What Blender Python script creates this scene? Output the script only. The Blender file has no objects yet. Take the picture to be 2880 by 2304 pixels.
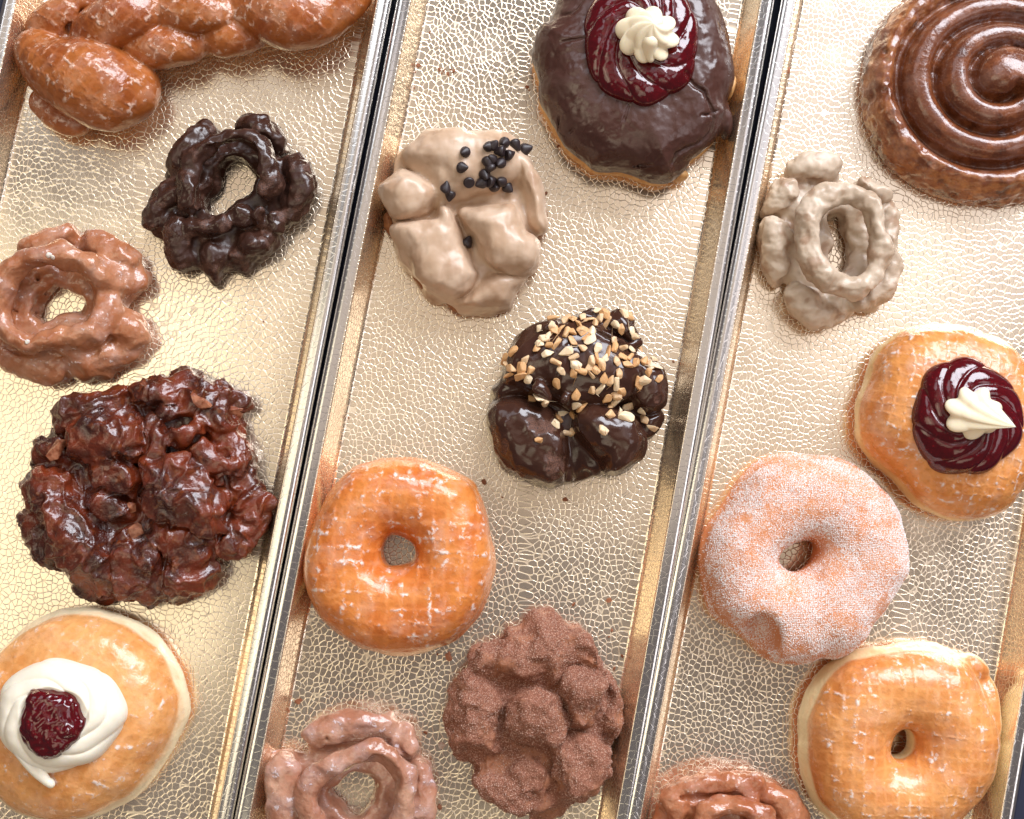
import bpy, bmesh, math, random
import numpy as np
from mathutils import Vector, Matrix
from mathutils.bvhtree import BVHTree

# ------------------------------------------------------------------ camera, world, lights
sc = bpy.context.scene
col = sc.collection
MM = 0.001
D = 650.0                                   # camera distance to the trays, mm
F_PX = 2880.0 * D / 470.0
_pitch, _yaw = math.atan(313 / F_PX), math.atan(83 / F_PX)
CAM = Vector((-D * math.sin(_yaw), -D * math.sin(_pitch), 0))
CAM.z = math.sqrt(D * D - CAM.x ** 2 - CAM.y ** 2)
FWD = (-CAM).normalized()
RIGHT = FWD.cross(Vector((0, 1, 0))).normalized()
UP = RIGHT.cross(FWD).normalized()
cam_d = bpy.data.cameras.new('camera')
cam = bpy.data.objects.new('camera', cam_d)
col.objects.link(cam)
cam.matrix_world = Matrix(((RIGHT.x, UP.x, -FWD.x, CAM.x * MM), (RIGHT.y, UP.y, -FWD.y, CAM.y * MM),
                           (RIGHT.z, UP.z, -FWD.z, CAM.z * MM), (0, 0, 0, 1)))
cam_d.sensor_width = 36.0
cam_d.lens = 36.0 * D / 470.0
cam_d.clip_start, cam_d.clip_end = 0.01, 50
sc.camera = cam

world = bpy.data.worlds.new('World')
sc.world = world
world.use_nodes = True
bg = world.node_tree.nodes['Background']
bg.inputs['Color'].default_value = (1.0, 0.88, 0.92, 1)
bg.inputs['Strength'].default_value = 0.11

sc.view_settings.view_transform = 'Standard'
sc.view_settings.look = 'None'
sc.view_settings.exposure = 0.30
sc.view_settings.gamma = 1.0
sc.cycles.use_denoising = True
sc.cycles.max_bounces = 8
sc.cycles.sample_clamp_indirect = 6.0


def area(name, loc, target, sx, sy, watts, color, spread=180):
    d = bpy.data.lights.new(name, 'AREA')
    d.shape = 'RECTANGLE'
    d.size, d.size_y = sx, sy
    d.energy = watts
    d.color = color
    d.spread = math.radians(spread)
    o = bpy.data.objects.new(name, d)
    col.objects.link(o)
    o.location = loc
    o.rotation_euler = (Vector(target) - Vector(loc)).to_track_quat('-Z', 'Y').to_euler()
    return o


# shop window beyond the top right corner, overhead lights, fill lights added around for the ridges
area('window_light', (0.95, 1.55, 1.40), (0, 0, 0), 1.7, 1.1, 72, (0.88, 0.92, 1.0))
area('cool_side_fill', (-0.55, 1.05, 1.50), (0, 0, 0), 0.9, 0.6, 3.0, (0.88, 0.92, 1.0))  # added cool light to brighten the tray ridges, no known window
area('side_fill', (1.15, -0.25, 1.45), (0, 0, 0), 0.8, 0.6, 2.6, (1.0, 0.95, 0.98))  # added at the right so the embossed ridges shine
area('side_fill', (0.20, -1.15, 1.40), (0, 0, 0), 1.1, 0.5, 2.4, (1.0, 0.86, 0.66))  # added warm fill from the near side for the ridges
area('side_fill', (-1.15, -0.15, 1.40), (0, 0, 0), 0.7, 0.7, 2.4, (1.0, 0.86, 0.62))  # added at the left, closes the ring of light for the ridges
area('overhead_light', (-0.66, 0.02, 1.35), (-0.2, 0, 0), 0.60, 0.60, 1.25, (1.0, 0.91, 0.68))
area('overhead_light', (-0.02, -0.72, 1.35), (0, -0.15, 0), 0.55, 0.35, 0.60, (1.0, 0.89, 0.62))
area('overhead_light', (0.05, 0.30, 1.7), (0, 0.1, 0), 1.4, 0.66, 1.25, (1.0, 0.84, 0.70))  # added panel: mid tone in tray reflections, placed so doughnut holes stay dark
area('overhead_light', (0.66, 0.55, 1.35), (0.2, 0.1, 0), 0.65, 0.80, 1.0, (0.97, 0.93, 1.0))

RNG = random.Random(7)


# ------------------------------------------------------------------ numpy helpers
def W(px, py, z=0.0):
    """point in mm at height z seen at source pixel (px, py)"""
    px = np.asarray(px, float)
    py = np.asarray(py, float)
    fx, rt, up, c = np.array(FWD), np.array(RIGHT), np.array(UP), np.array(CAM)
    d = fx * F_PX + rt * (px[..., None] - 1440.0) + up * (1152.0 - py[..., None])
    t = (z - c[2]) / d[..., 2:3]
    return c + d * t


def crop(off, s):
    """crop coordinates of a study of the picture -> source pixels"""
    def f(pts):
        a = np.array(pts, float)
        a[:, 0] = off[0] + a[:, 0] / s
        a[:, 1] = off[1] + a[:, 1] / s
        return a
    return f


def catmull(P, n=6):
    P = np.asarray(P, float)
    a, b, c, d = np.roll(P, 1, 0), P, np.roll(P, -1, 0), np.roll(P, -2, 0)
    out = []
    for t in np.arange(n) / n:
        out.append(0.5 * ((2 * b) + (c - a) * t + (2 * a - 5 * b + 4 * c - d) * t * t + (3 * b - a - 3 * c + d) * t ** 3))
    return np.stack(out, 1).reshape(-1, P.shape[1])


def poly_sdf(P, X, Y):
    """signed distance, positive inside"""
    d2 = np.full(X.shape, 1e9)
    ins = np.zeros(X.shape, bool)
    n = len(P)
    for i in range(n):
        x1, y1 = P[i]
        x2, y2 = P[(i + 1) % n]
        ex, ey = x2 - x1, y2 - y1
        wx, wy = X - x1, Y - y1
        t = np.clip((wx * ex + wy * ey) / (ex * ex + ey * ey + 1e-12), 0, 1)
        d2 = np.minimum(d2, (wx - ex * t) ** 2 + (wy - ey * t) ** 2)
        if y1 != y2:
            c = ((y1 > Y) != (y2 > Y)) & (X < ex * (Y - y1) / (y2 - y1) + x1)
            ins ^= c
    return np.where(ins, 1, -1) * np.sqrt(d2)


_pr = np.random.RandomState(3)
_PERM = np.concatenate([_pr.permutation(256)] * 3)
_GR = _pr.normal(size=(256, 3))
_GR /= np.linalg.norm(_GR, axis=1)[:, None]
_RND = _pr.rand(256, 3)


def _h(ix, iy, iz):
    return _PERM[_PERM[_PERM[ix & 255] + (iy & 255)] + (iz & 255)]


def noise(P, scale, seed=0):
    p = P * scale + np.array([seed * 17.3, seed * 5.1, seed * 9.7])
    i = np.floor(p).astype(int)
    f = p - i
    u = f * f * f * (f * (f * 6 - 15) + 10)
    r = 0
    for dx in (0, 1):
        for dy in (0, 1):
            for dz in (0, 1):
                g = _GR[_h(i[:, 0] + dx, i[:, 1] + dy, i[:, 2] + dz)]
                v = ((f - np.array([dx, dy, dz])) * g).sum(1)
                w = (u[:, 0] if dx else 1 - u[:, 0]) * (u[:, 1] if dy else 1 - u[:, 1]) * (u[:, 2] if dz else 1 - u[:, 2])
                r = r + v * w
    return r * 1.6


def fbm(P, scale, octv=3, seed=0, gain=0.5):
    a, r = 1.0, 0
    for o in range(octv):
        r = r + a * noise(P, scale * 2 ** o, seed + o)
        a *= gain
    return r


def worley(P, scale, seed=0):
    p = P * scale + seed * 7.77
    i = np.floor(p).astype(int)
    f1 = np.full(len(P), 9.0)
    f2 = np.full(len(P), 9.0)
    for dx in (-1, 0, 1):
        for dy in (-1, 0, 1):
            for dz in (-1, 0, 1):
                c = i + np.array([dx, dy, dz])
                q = c + _RND[_h(c[:, 0], c[:, 1], c[:, 2])]
                d = np.sqrt(((p - q) ** 2).sum(1))
                f2 = np.minimum(f2, np.maximum(f1, d))
                f1 = np.minimum(f1, d)
    return f1, f2


def sstep(a, b, x):
    t = np.clip((x - a) / (b - a), 0, 1)
    return t * t * (3 - 2 * t)


def warp(V, amp, scale, seed):
    k = sstep(0.0, 6.0, V[:, 2])
    d = np.stack([fbm(V, scale, 2, seed), fbm(V, scale, 2, seed + 11), 0.6 * fbm(V, scale, 2, seed + 23)], 1)
    return V + amp * d * np.stack([np.ones(len(V)), np.ones(len(V)), k], 1)


def smin(a, b, k):
    if k <= 0:
        return np.minimum(a, b)
    h = np.clip(0.5 + 0.5 * (b - a) / k, 0, 1)
    return b + (a - b) * h - k * h * (1 - h)


def blur(A, r, n=2):
    for _ in range(n):
        for ax in (0, 1):
            B = np.concatenate([np.repeat(np.take(A, [0], ax), r + 1, ax), A, np.repeat(np.take(A, [-1], ax), r, ax)], ax)
            C = np.cumsum(B, ax)
            m = A.shape[ax]
            A = (np.take(C, np.arange(2 * r + 1, 2 * r + 1 + m), ax) - np.take(C, np.arange(0, m), ax)) / (2 * r + 1)
    return A


class Field:
    """a solid on a grid: everything in mm, x/y relative to the thing's foot point c"""

    def __init__(s, c, poly, zmax, h=0.75, margin=6):
        s.c = np.array(c, float)[:2]
        lo = np.array([poly[:, 0].min() - margin, poly[:, 1].min() - margin, -2 * h])
        hi = np.array([poly[:, 0].max() + margin, poly[:, 1].max() + margin, zmax + 4])
        s.lo, s.h = lo, h
        s.n = (np.ceil((hi - lo) / h).astype(int) + 1)
        s.ax = [lo[k] + h * np.arange(s.n[k]) for k in range(3)]
        s.F = np.full(tuple(s.n), 40.0, np.float32)

    def sl(s, lo, hi):
        out = []
        for k in range(3):
            a = int(max(0, math.floor((lo[k] - s.lo[k]) / s.h)))
            b = int(min(s.n[k], math.ceil((hi[k] - s.lo[k]) / s.h) + 1))
            out.append(slice(a, max(a, b)))
        return tuple(out)

    def xyz(s, sl):
        return (s.ax[0][sl[0]][:, None, None], s.ax[1][sl[1]][None, :, None], s.ax[2][sl[2]][None, None, :])

    def put(s, d, sl, k):
        s.F[sl] = smin(s.F[sl], d.astype(np.float32), k)

    def cut(s, d, sl, k):
        s.F[sl] = -smin(-s.F[sl], d.astype(np.float32), k)

    def xy(s, px, z):
        """source pixels -> local xy at height z"""
        a = np.asarray(px, float)
        return W(a[:, 0], a[:, 1], z)[:, :2] - s.c

    # --- primitives
    def pillow(s, poly, z0, z1, R=12., p=2.3, zc=None, hole=None, Rh=10., k=0.0, dome=0.0, smooth=5):
        """body with the outline poly (local mm), rounded edge of radius R; optional hole outline"""
        P = catmull(poly, smooth) if smooth else poly
        sl = (slice(0, s.n[0]), slice(0, s.n[1]), slice(0, s.n[2]))
        X, Y = np.meshgrid(s.ax[0], s.ax[1], indexing='ij')
        d = poly_sdf(P, X, Y)
        e = np.maximum(R - d, 0) / R
        if hole is not None:
            dh = -poly_sdf(catmull(hole, 5), X, Y)
            eh = np.maximum(Rh - dh, 0) / Rh
            e = (e ** p + eh ** p) ** (1 / p)
        zc = zc if zc is not None else z0 + (z1 - z0) * 0.42
        top = (z1 - zc) * (1 + dome * np.clip(d / max(1e-3, d.max()), 0, 1))
        Z = s.ax[2][None, None, :]
        dz = Z - zc
        q = np.where(dz > 0, dz / top[:, :, None], -dz / (zc - z0))
        v = (e[:, :, None] ** p + q ** p) ** (1 / p) - 1
        s.put(v * min(R, z1 - zc) * 0.9, sl, k)

    def slab(s, px, z1, R=10., p=2.3, k=1.2, z0=2.0, dome=0.0, zo=None, zc=None):
        """a lobe with its own outline (source px), flat-topped with a rounded edge"""
        zo = z1 * 0.6 if zo is None else zo
        poly = catmull(s.xy(px, zo), 4)
        lo = np.array([poly[:, 0].min() - 4, poly[:, 1].min() - 4, -5])
        hi = np.array([poly[:, 0].max() + 4, poly[:, 1].max() + 4, z1 * (1 + dome) + 5])
        sl = s.sl(lo, hi)
        X, Y = np.meshgrid(s.ax[0][sl[0]], s.ax[1][sl[1]], indexing='ij')
        d = poly_sdf(poly, X, Y)
        e = np.maximum(R - d, 0) / R
        zc = zc if zc is not None else z0 + (z1 - z0) * 0.45
        top = (z1 - zc) * (1 + dome * np.clip(d / max(1e-3, d.max()), 0, 1))
        if dome:
            top = blur(top, 5, 2)
        e = blur(e, 2, 1)
        dz = s.ax[2][sl[2]][None, None, :] - zc
        q = np.where(dz > 0, dz / top[:, :, None], -dz / (zc - z0 + 1e-3) * 0.2)
        v = (e[:, :, None] ** p + q ** p) ** (1 / p) - 1
        s.put(v * min(R, z1 - zc) * 0.9, sl, k)

    def ell(s, c, r, ang=0.0, k=2.0, cut=False, tilt=0.0):
        c = np.array(c, float)
        r = np.array(r, float)
        m = r.max() + k + 2
        sl = s.sl(c - m, c + m)
        X, Y, Z = s.xyz(sl)
        X, Y, Z = X - c[0], Y - c[1], Z - c[2]
        ca, sa = math.cos(math.radians(ang)), math.sin(math.radians(ang))
        U, V = X * ca + Y * sa, -X * sa + Y * ca
        if tilt:
            ct, st = math.cos(math.radians(tilt)), math.sin(math.radians(tilt))
            U, Z = U * ct + Z * st, -U * st + Z * ct
        k0 = np.sqrt((U / r[0]) ** 2 + (V / r[1]) ** 2 + (Z / r[2]) ** 2)
        k1 = np.sqrt((U / r[0] ** 2) ** 2 + (V / r[1] ** 2) ** 2 + (Z / r[2] ** 2) ** 2) + 1e-6
        d = k0 * (k0 - 1) / k1
        (s.cut if cut else s.put)(d, sl, k)

    def tube(s, pts, k=2.0, cut=False, squash=1.0):
        """pts: (x, y, z, r) in local mm; squash < 1 flattens in z"""
        P = np.array(pts, float)
        m = P[:, 3].max() + k + 2
        sl = s.sl(P[:, :3].min(0) - m, P[:, :3].max(0) + m)
        X, Y, Z = s.xyz(sl)
        best = None
        for a, b in zip(P[:-1], P[1:]):
            e = b[:3] - a[:3]
            ez = e[2] / squash
            wx, wy, wz = X - a[0], Y - a[1], (Z - a[2]) / squash
            L = e[0] ** 2 + e[1] ** 2 + ez ** 2 + 1e-9
            t = np.clip((wx * e[0] + wy * e[1] + wz * ez) / L, 0, 1)
            d = np.sqrt((wx - e[0] * t) ** 2 + (wy - e[1] * t) ** 2 + (wz - ez * t) ** 2) - (a[3] + (b[3] - a[3]) * t)
            best = d if best is None else np.minimum(best, d)
        (s.cut if cut else s.put)(best * min(1.0, squash + 0.15), sl, k)

    def ptube(s, pts, k=2.0, cut=False, squash=1.0, sub=4, closed=False):
        """pts: (source px, source py, z mm, radius px)"""
        a = np.array(pts, float)
        xy = np.array([W(q[0], q[1], q[2])[:2] - s.c for q in a])
        P = np.column_stack([xy, a[:, 2], a[:, 3] * 0.1632])
        if sub > 1 and len(P) > 2:
            Q = catmull(P, sub)
            P = np.vstack([Q, Q[:1]]) if closed else Q[:-(sub - 1)] if sub > 1 else Q
            if not closed:
                P = np.vstack([Q[:(len(a) - 1) * sub], np.column_stack([xy, a[:, 2], a[:, 3] * 0.1632])[-1:]])
        elif closed:
            P = np.vstack([P, P[:1]])
        s.tube(P, k, cut, squash)

    def pell(s, px, py, z, rx, ry, rz, ang=0, k=2.0, cut=False, tilt=0.0):
        """source pixel centre and radii in px, heights in mm; ang in degrees, anticlockwise in the picture"""
        c = W(px, py, z)[:2] - s.c
        s.ell((c[0], c[1], z), (rx * 0.1632, ry * 0.1632, rz), ang, k, cut, tilt)

    def cone(s, top, bottom, zt, k=1.5, zb=0.0):
        """cut an opening that runs from the outline bottom (z=zb) to the outline top (z=zt)"""
        sl = (slice(0, s.n[0]), slice(0, s.n[1]), slice(0, s.n[2]))
        X, Y = np.meshgrid(s.ax[0], s.ax[1], indexing='ij')
        dt, db = -poly_sdf(catmull(top, 5), X, Y), -poly_sdf(catmull(bottom, 5), X, Y)
        t = np.clip((s.ax[2] - zb) / (zt - zb), 0, 1.3)[None, None, :]
        t = t * t * (1.6 - 0.6 * t)
        s.cut(db[:, :, None] * (1 - t) + dt[:, :, None] * t, sl, k)

    def mesh(s, relax=1):
        """surface nets -> verts (mm), quads"""
        F = s.F
        F[:, :, 0] = np.maximum(F[:, :, 0], 0.3)
        # flat foot: nothing below z = 0
        Z = s.ax[2][None, None, :]
        F = np.maximum(F, -Z.astype(np.float32))
        n = F.shape
        sg = F < 0
        c = [sg[dx:n[0] - 1 + dx, dy:n[1] - 1 + dy, dz:n[2] - 1 + dz] for dx in (0, 1) for dy in (0, 1) for dz in (0, 1)]
        cnt = sum(x.astype(np.int8) for x in c)
        act = (cnt > 0) & (cnt < 8)
        I = np.argwhere(act)
        idx = np.full(act.shape, -1, np.int64)
        idx[act] = np.arange(len(I))
        offs = np.array([(dx, dy, dz) for dx in (0, 1) for dy in (0, 1) for dz in (0, 1)])
        vals = np.stack([F[I[:, 0] + o[0], I[:, 1] + o[1], I[:, 2] + o[2]] for o in offs], 1)
        acc = np.zeros((len(I), 3))
        num = np.zeros(len(I))
        for a in range(8):
            for b in range(a + 1, 8):
                if np.abs(offs[a] - offs[b]).sum() == 1:
                    va, vb = vals[:, a], vals[:, b]
                    m = (va < 0) != (vb < 0)
                    t = np.where(m, va / np.where(m, va - vb, 1), 0)
                    p = offs[a] + (offs[b] - offs[a]) * t[:, None]
                    acc += np.where(m[:, None], p, 0)
                    num += m
        V = s.lo + s.h * (I + acc / num[:, None])
        Q = []
        for ax in range(3):
            o1, o2 = [k for k in range(3) if k != ax]
            A = [slice(1, n[k] - 1) for k in range(3)]
            B = list(A)
            A[ax] = slice(0, n[ax] - 1)
            B[ax] = slice(1, n[ax])
            s0, s1 = sg[tuple(A)], sg[tuple(B)]
            ch = np.argwhere(s0 != s1)
            flip = s0[s0 != s1]
            base = ch.copy()
            for k in range(3):
                if k != ax:
                    base[:, k] += 1
            def cell(d1, d2):
                q = base.copy()
                q[:, o1] -= d1
                q[:, o2] -= d2
                return idx[q[:, 0], q[:, 1], q[:, 2]]
            quad = np.stack([cell(1, 1), cell(0, 1), cell(0, 0), cell(1, 0)], 1)
            f = flip if ax != 1 else ~flip
            quad[~f] = quad[~f][:, ::-1]
            Q.append(quad)
        Q = np.concatenate(Q)
        Q = Q[(Q >= 0).all(1)]
        for _ in range(relax):
            S = np.zeros_like(V)
            N = np.zeros(len(V))
            for k in range(4):
                np.add.at(S, Q[:, k], V[Q[:, (k + 1) % 4]])
                np.add.at(N, Q[:, k], 1)
                np.add.at(S, Q[:, k], V[Q[:, (k - 1) % 4]])
                np.add.at(N, Q[:, k], 1)
            V = V * 0.5 + 0.5 * S / np.maximum(N, 1)[:, None]
        return V, Q


def normals(V, Q):
    n = np.cross(V[Q[:, 2]] - V[Q[:, 0]], V[Q[:, 3 if Q.shape[1] > 3 else 2]] - V[Q[:, 1]]) if Q.shape[1] > 3 else \
        np.cross(V[Q[:, 1]] - V[Q[:, 0]], V[Q[:, 2]] - V[Q[:, 0]])
    N = np.zeros_like(V)
    for k in range(Q.shape[1]):
        np.add.at(N, Q[:, k], n)
    return N / (np.linalg.norm(N, axis=1)[:, None] + 1e-9)


def make_mesh(name, V, Q, attrs=None, smooth=True):
    me = bpy.data.meshes.new(name)
    V = np.asarray(V, float) * MM
    Q = np.asarray(Q)
    me.vertices.add(len(V))
    me.vertices.foreach_set('co', V.astype(np.float32).ravel())
    me.loops.add(Q.size)
    me.loops.foreach_set('vertex_index', Q.astype(np.int32).ravel())
    me.polygons.add(len(Q))
    me.polygons.foreach_set('loop_start', np.arange(0, Q.size, Q.shape[1], dtype=np.int32))
    me.polygons.foreach_set('use_smooth', np.full(len(Q), smooth))
    me.update(calc_edges=True)
    for k, v in (attrs or {}).items():
        a = me.attributes.new(k, 'FLOAT', 'POINT')
        a.data.foreach_set('value', np.asarray(v, np.float32))
    return me


def link(name, me, mat, parent=None, loc=None):
    o = bpy.data.objects.new(name, me)
    col.objects.link(o)
    if mat is not None and me is not None and not me.materials:
        me.materials.append(mat)
    if parent is not None:
        o.parent = parent
    if loc is not None:
        o.location = loc
    return o


def tag(o, label=None, cat=None, group=None, kind=None):
    if label:
        o['label'] = label
    if cat:
        o['category'] = cat
    if group:
        o['group'] = group
    if kind:
        o['kind'] = kind
    return o


def bvh(V, Q):
    return BVHTree.FromPolygons([tuple(v) for v in V], [tuple(int(i) for i in q) for q in Q])


def drop(tree, x, y):
    h = tree.ray_cast(Vector((x, y, 200)), Vector((0, 0, -1)))
    return (h[0].z, h[1]) if h[0] is not None else (0.0, Vector((0, 0, 1)))


# ------------------------------------------------------------------ node materials
class T:
    def __init__(s, name):
        s.m = bpy.data.materials.new(name)
        s.m.use_nodes = True
        s.t = s.m.node_tree
        s.b = s.t.nodes['Principled BSDF']

    def n(s, typ, **kw):
        nd = s.t.nodes.new(typ)
        for k, v in kw.items():
            setattr(nd, k, v)
        return nd

    def put(s, sock, v):
        if isinstance(v, bpy.types.NodeSocket):
            s.t.links.new(v, sock)
        elif isinstance(v, (tuple, list)) and len(v) == 3 and sock.type == 'RGBA':
            sock.default_value = (*v, 1)
        else:
            sock.default_value = v

    def math(s, op, a, b=0.0, c=None, clamp=False):
        nd = s.n('ShaderNodeMath', operation=op, use_clamp=clamp)
        s.put(nd.inputs[0], a)
        s.put(nd.inputs[1], b)
        if c is not None:
            s.put(nd.inputs[2], c)
        return nd.outputs[0]

    def mul(s, a, b):
        return s.math('MULTIPLY', a, b)

    def add(s, a, b):
        return s.math('ADD', a, b)

    def step(s, v, a, b, lo=0.0, hi=1.0):
        nd = s.n('ShaderNodeMapRange', interpolation_type='SMOOTHSTEP')
        s.put(nd.inputs['Value'], v)
        s.put(nd.inputs['From Min'], a)
        s.put(nd.inputs['From Max'], b)
        s.put(nd.inputs['To Min'], lo)
        s.put(nd.inputs['To Max'], hi)
        return nd.outputs[0]

    def co(s, rot=0.0, off=(0, 0, 0), scl=(1, 1, 1)):
        tc = s.n('ShaderNodeTexCoord')
        mp = s.n('ShaderNodeMapping')
        s.t.links.new(tc.outputs['Object'], mp.inputs[0])
        mp.inputs['Scale'].default_value = tuple(1000.0 * k for k in scl)
        mp.inputs['Rotation'].default_value = (0, 0, rot)
        mp.inputs['Location'].default_value = off
        return mp.outputs[0]

    def noise(s, co, scale, detail=3.0, rough=0.5, dist=0.0):
        nd = s.n('ShaderNodeTexNoise')
        s.put(nd.inputs['Vector'], co)
        nd.inputs['Scale'].default_value = scale
        nd.inputs['Detail'].default_value = detail
        nd.inputs['Roughness'].default_value = rough
        nd.inputs['Distortion'].default_value = dist
        return nd.outputs[0]

    def voro(s, co, scale, feature='F1', rnd=1.0, dim='3D', smooth=None):
        nd = s.n('ShaderNodeTexVoronoi', feature=feature, voronoi_dimensions=dim)
        s.put(nd.inputs['Vector'], co)
        nd.inputs['Scale'].default_value = scale
        nd.inputs['Randomness'].default_value = rnd
        if smooth is not None:
            nd.inputs['Smoothness'].default_value = smooth
        return nd.outputs['Distance']

    def mix(s, f, a, b):
        nd = s.n('ShaderNodeMix', data_type='RGBA')
        s.put(nd.inputs[0], f)
        s.put(nd.inputs[6], a)
        s.put(nd.inputs[7], b)
        return nd.outputs[2]

    def attr(s, name):
        return s.n('ShaderNodeAttribute', attribute_name=name).outputs['Fac']

    def bump(s, h, strength=1.0, dist=0.001, normal=None):
        nd = s.n('ShaderNodeBump')
        nd.inputs['Strength'].default_value = strength
        nd.inputs['Distance'].default_value = dist
        s.put(nd.inputs['Height'], h)
        if normal is not None:
            s.put(nd.inputs['Normal'], normal)
        return nd.outputs[0]

    def out(s, color=None, rough=None, normal=None, metal=None, sss=None, sssr=(1.0, 0.4, 0.2), sssd=0.003, coat=None, coat_r=0.1, spec=None, ior=None, **kw):
        i = s.b.inputs
        if color is not None:
            s.put(i['Base Color'], color)
        if rough is not None:
            s.put(i['Roughness'], rough)
        if normal is not None:
            s.put(i['Normal'], normal)
        if metal is not None:
            s.put(i['Metallic'], metal)
        if sss is not None:
            i['Subsurface Weight'].default_value = sss
            i['Subsurface Radius'].default_value = sssr
            i['Subsurface Scale'].default_value = sssd
        if coat is not None:
            s.put(i['Coat Weight'], coat)
            i['Coat Roughness'].default_value = coat_r
        if spec is not None:
            s.put(i['Specular IOR Level'], spec)
        if ior is not None:
            i['IOR'].default_value = ior
        return s.m


def mat_tray():
    t = T('embossed_gold_metal')
    uv = t.n('ShaderNodeAttribute', attribute_name='sheet').outputs['Vector']
    nz = t.n('ShaderNodeTexNoise')
    t.put(nz.inputs['Vector'], uv)
    nz.inputs['Scale'].default_value = 110
    nz.inputs['Detail'].default_value = 2
    mx = t.n('ShaderNodeVectorMath', operation='MULTIPLY_ADD')
    t.put(mx.inputs[0], nz.outputs['Color'])
    mx.inputs[1].default_value = (0.0022, 0.0022, 0)
    t.put(mx.inputs[2], uv)
    S = 385.0
    f1 = t.voro(mx.outputs[0], S, 'F1', 1.0, '2D')
    sf = t.voro(mx.outputs[0], S, 'SMOOTH_F1', 1.0, '2D', smooth=0.62)
    q = t.math('SUBTRACT', f1, sf)
    hgt = t.step(q, 0.010, 0.085, 1.0, 0.0)
    fine = t.noise(uv, 900, 2)
    big = t.noise(uv, 14, 2)
    h2 = t.add(t.mul(hgt, 1.0), t.mul(fine, 0.03))
    nrm = t.bump(h2, 1.0, 0.000058)
    nrm = t.bump(big, 0.25, 0.0012, nrm)
    sc2 = t.noise(uv, 60, 3)
    colr = t.mix(sc2, (0.90, 0.76, 0.57), (0.95, 0.82, 0.65))
    smear = t.step(t.noise(uv, 22, 4, 0.6), 0.45, 0.75)
    rg = t.add(t.add(t.mul(hgt, -0.22), 0.37), t.mul(smear, 0.10))
    return t.out(colr, rg, nrm, 0.90)


def mat_rim():
    t = T('rolled_rim_metal')
    uv = t.n('ShaderNodeAttribute', attribute_name='sheet').outputs['Vector']
    f1 = t.voro(uv, 300, 'F1', 1.0, '2D')
    sf = t.voro(uv, 300, 'SMOOTH_F1', 1.0, '2D', smooth=0.45)
    hgt = t.step(t.math('SUBTRACT', f1, sf), 0.010, 0.055, 1.0, 0.0)
    nrm = t.bump(hgt, 0.3, 0.00005)
    return t.out((0.78, 0.75, 0.71), 0.17, nrm, 1.0)


def mat_glaze(name, c1, c2, pale=(0.80, 0.60, 0.34), white=(0.86, 0.78, 0.74), seed=0, rot=0.3, pitch=6.0, hatch=1.0,
              patch=0.5, thr=0.50, rough=0.27, hb=0.32, lump=0.45, sss=0.12, dark=None):
    t = T(name)
    o = (seed * 31.7, seed * 13.3, seed * 7.1)
    co = t.co(0, o)
    cr = t.co(rot, o)
    n1 = t.noise(co, 0.06, 4)
    n2 = t.noise(co, 0.45, 3)
    n3 = t.noise(co, 0.11, 3)
    base = t.mix(t.step(n1, 0.34, 0.66), c1, c2)
    base = t.mix(t.mul(t.step(n2, 0.5, 0.75), 0.35), base, tuple(k * 0.55 for k in c1))
    if dark is not None:
        base = t.mix(t.attr('dark'), base, dark)
    base = t.mix(t.attr('pale'), base, pale)
    sep = t.n('ShaderNodeSeparateXYZ')
    wob = t.n('ShaderNodeVectorMath', operation='MULTIPLY_ADD')
    nz = t.n('ShaderNodeTexNoise')
    t.put(nz.inputs['Vector'], cr)
    nz.inputs['Scale'].default_value = 0.07
    t.put(wob.inputs[0], nz.outputs['Color'])
    wob.inputs[1].default_value = (5, 5, 0)
    t.put(wob.inputs[2], cr)
    t.t.links.new(wob.outputs[0], sep.inputs[0])
    lx = t.step(t.math('ABSOLUTE', t.math('SINE', t.mul(sep.outputs[0], math.pi / pitch))), 0.05, 0.75, 1, 0)
    ly = t.step(t.math('ABSOLUTE', t.math('SINE', t.mul(sep.outputs[1], math.pi / pitch))), 0.05, 0.75, 1, 0)
    lines = t.math('MAXIMUM', lx, ly)
    base = t.mix(t.mul(t.mul(lines, t.attr('top')), 0.22 * hatch), base, tuple(min(1, k * 1.35 + 0.05) for k in c2))
    frag = t.noise(cr, 0.16, 2)
    top = t.attr('top')
    frag2 = t.step(t.noise(co, 0.42, 3, 0.6), 0.46, 0.58)
    res = t.mul(t.mul(t.mul(lines, t.step(frag, thr, thr + 0.14)), frag2), hatch)
    p1 = t.mul(t.step(t.noise(co, 0.32, 4, 0.65), 0.58, 0.66), t.step(n3, 0.46, 0.62))
    res = t.math('MAXIMUM', res, t.mul(p1, patch))
    film = t.mul(t.step(n3, 0.45, 0.75), 0.22 * patch)
    res = t.math('MAXIMUM', t.mul(res, top), t.mul(film, top), clamp=True)
    colr = t.mix(t.mul(res, 0.85), base, white)
    pat = t.step(frag, thr - 0.08, thr + 0.10)
    n5 = t.noise(co, 0.16, 3, 0.6)
    h = t.add(t.mul(t.mul(lines, t.mul(top, t.add(0.2, pat))), hb * hatch), t.add(t.add(t.mul(n2, lump), t.mul(n5, 0.7)), t.mul(res, 0.25)))
    nrm = t.bump(h, 0.75, 0.0007)
    return t.out(colr, t.add(t.mul(res, 0.2), rough), nrm, sss=sss, coat=0.25, coat_r=0.12)


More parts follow.
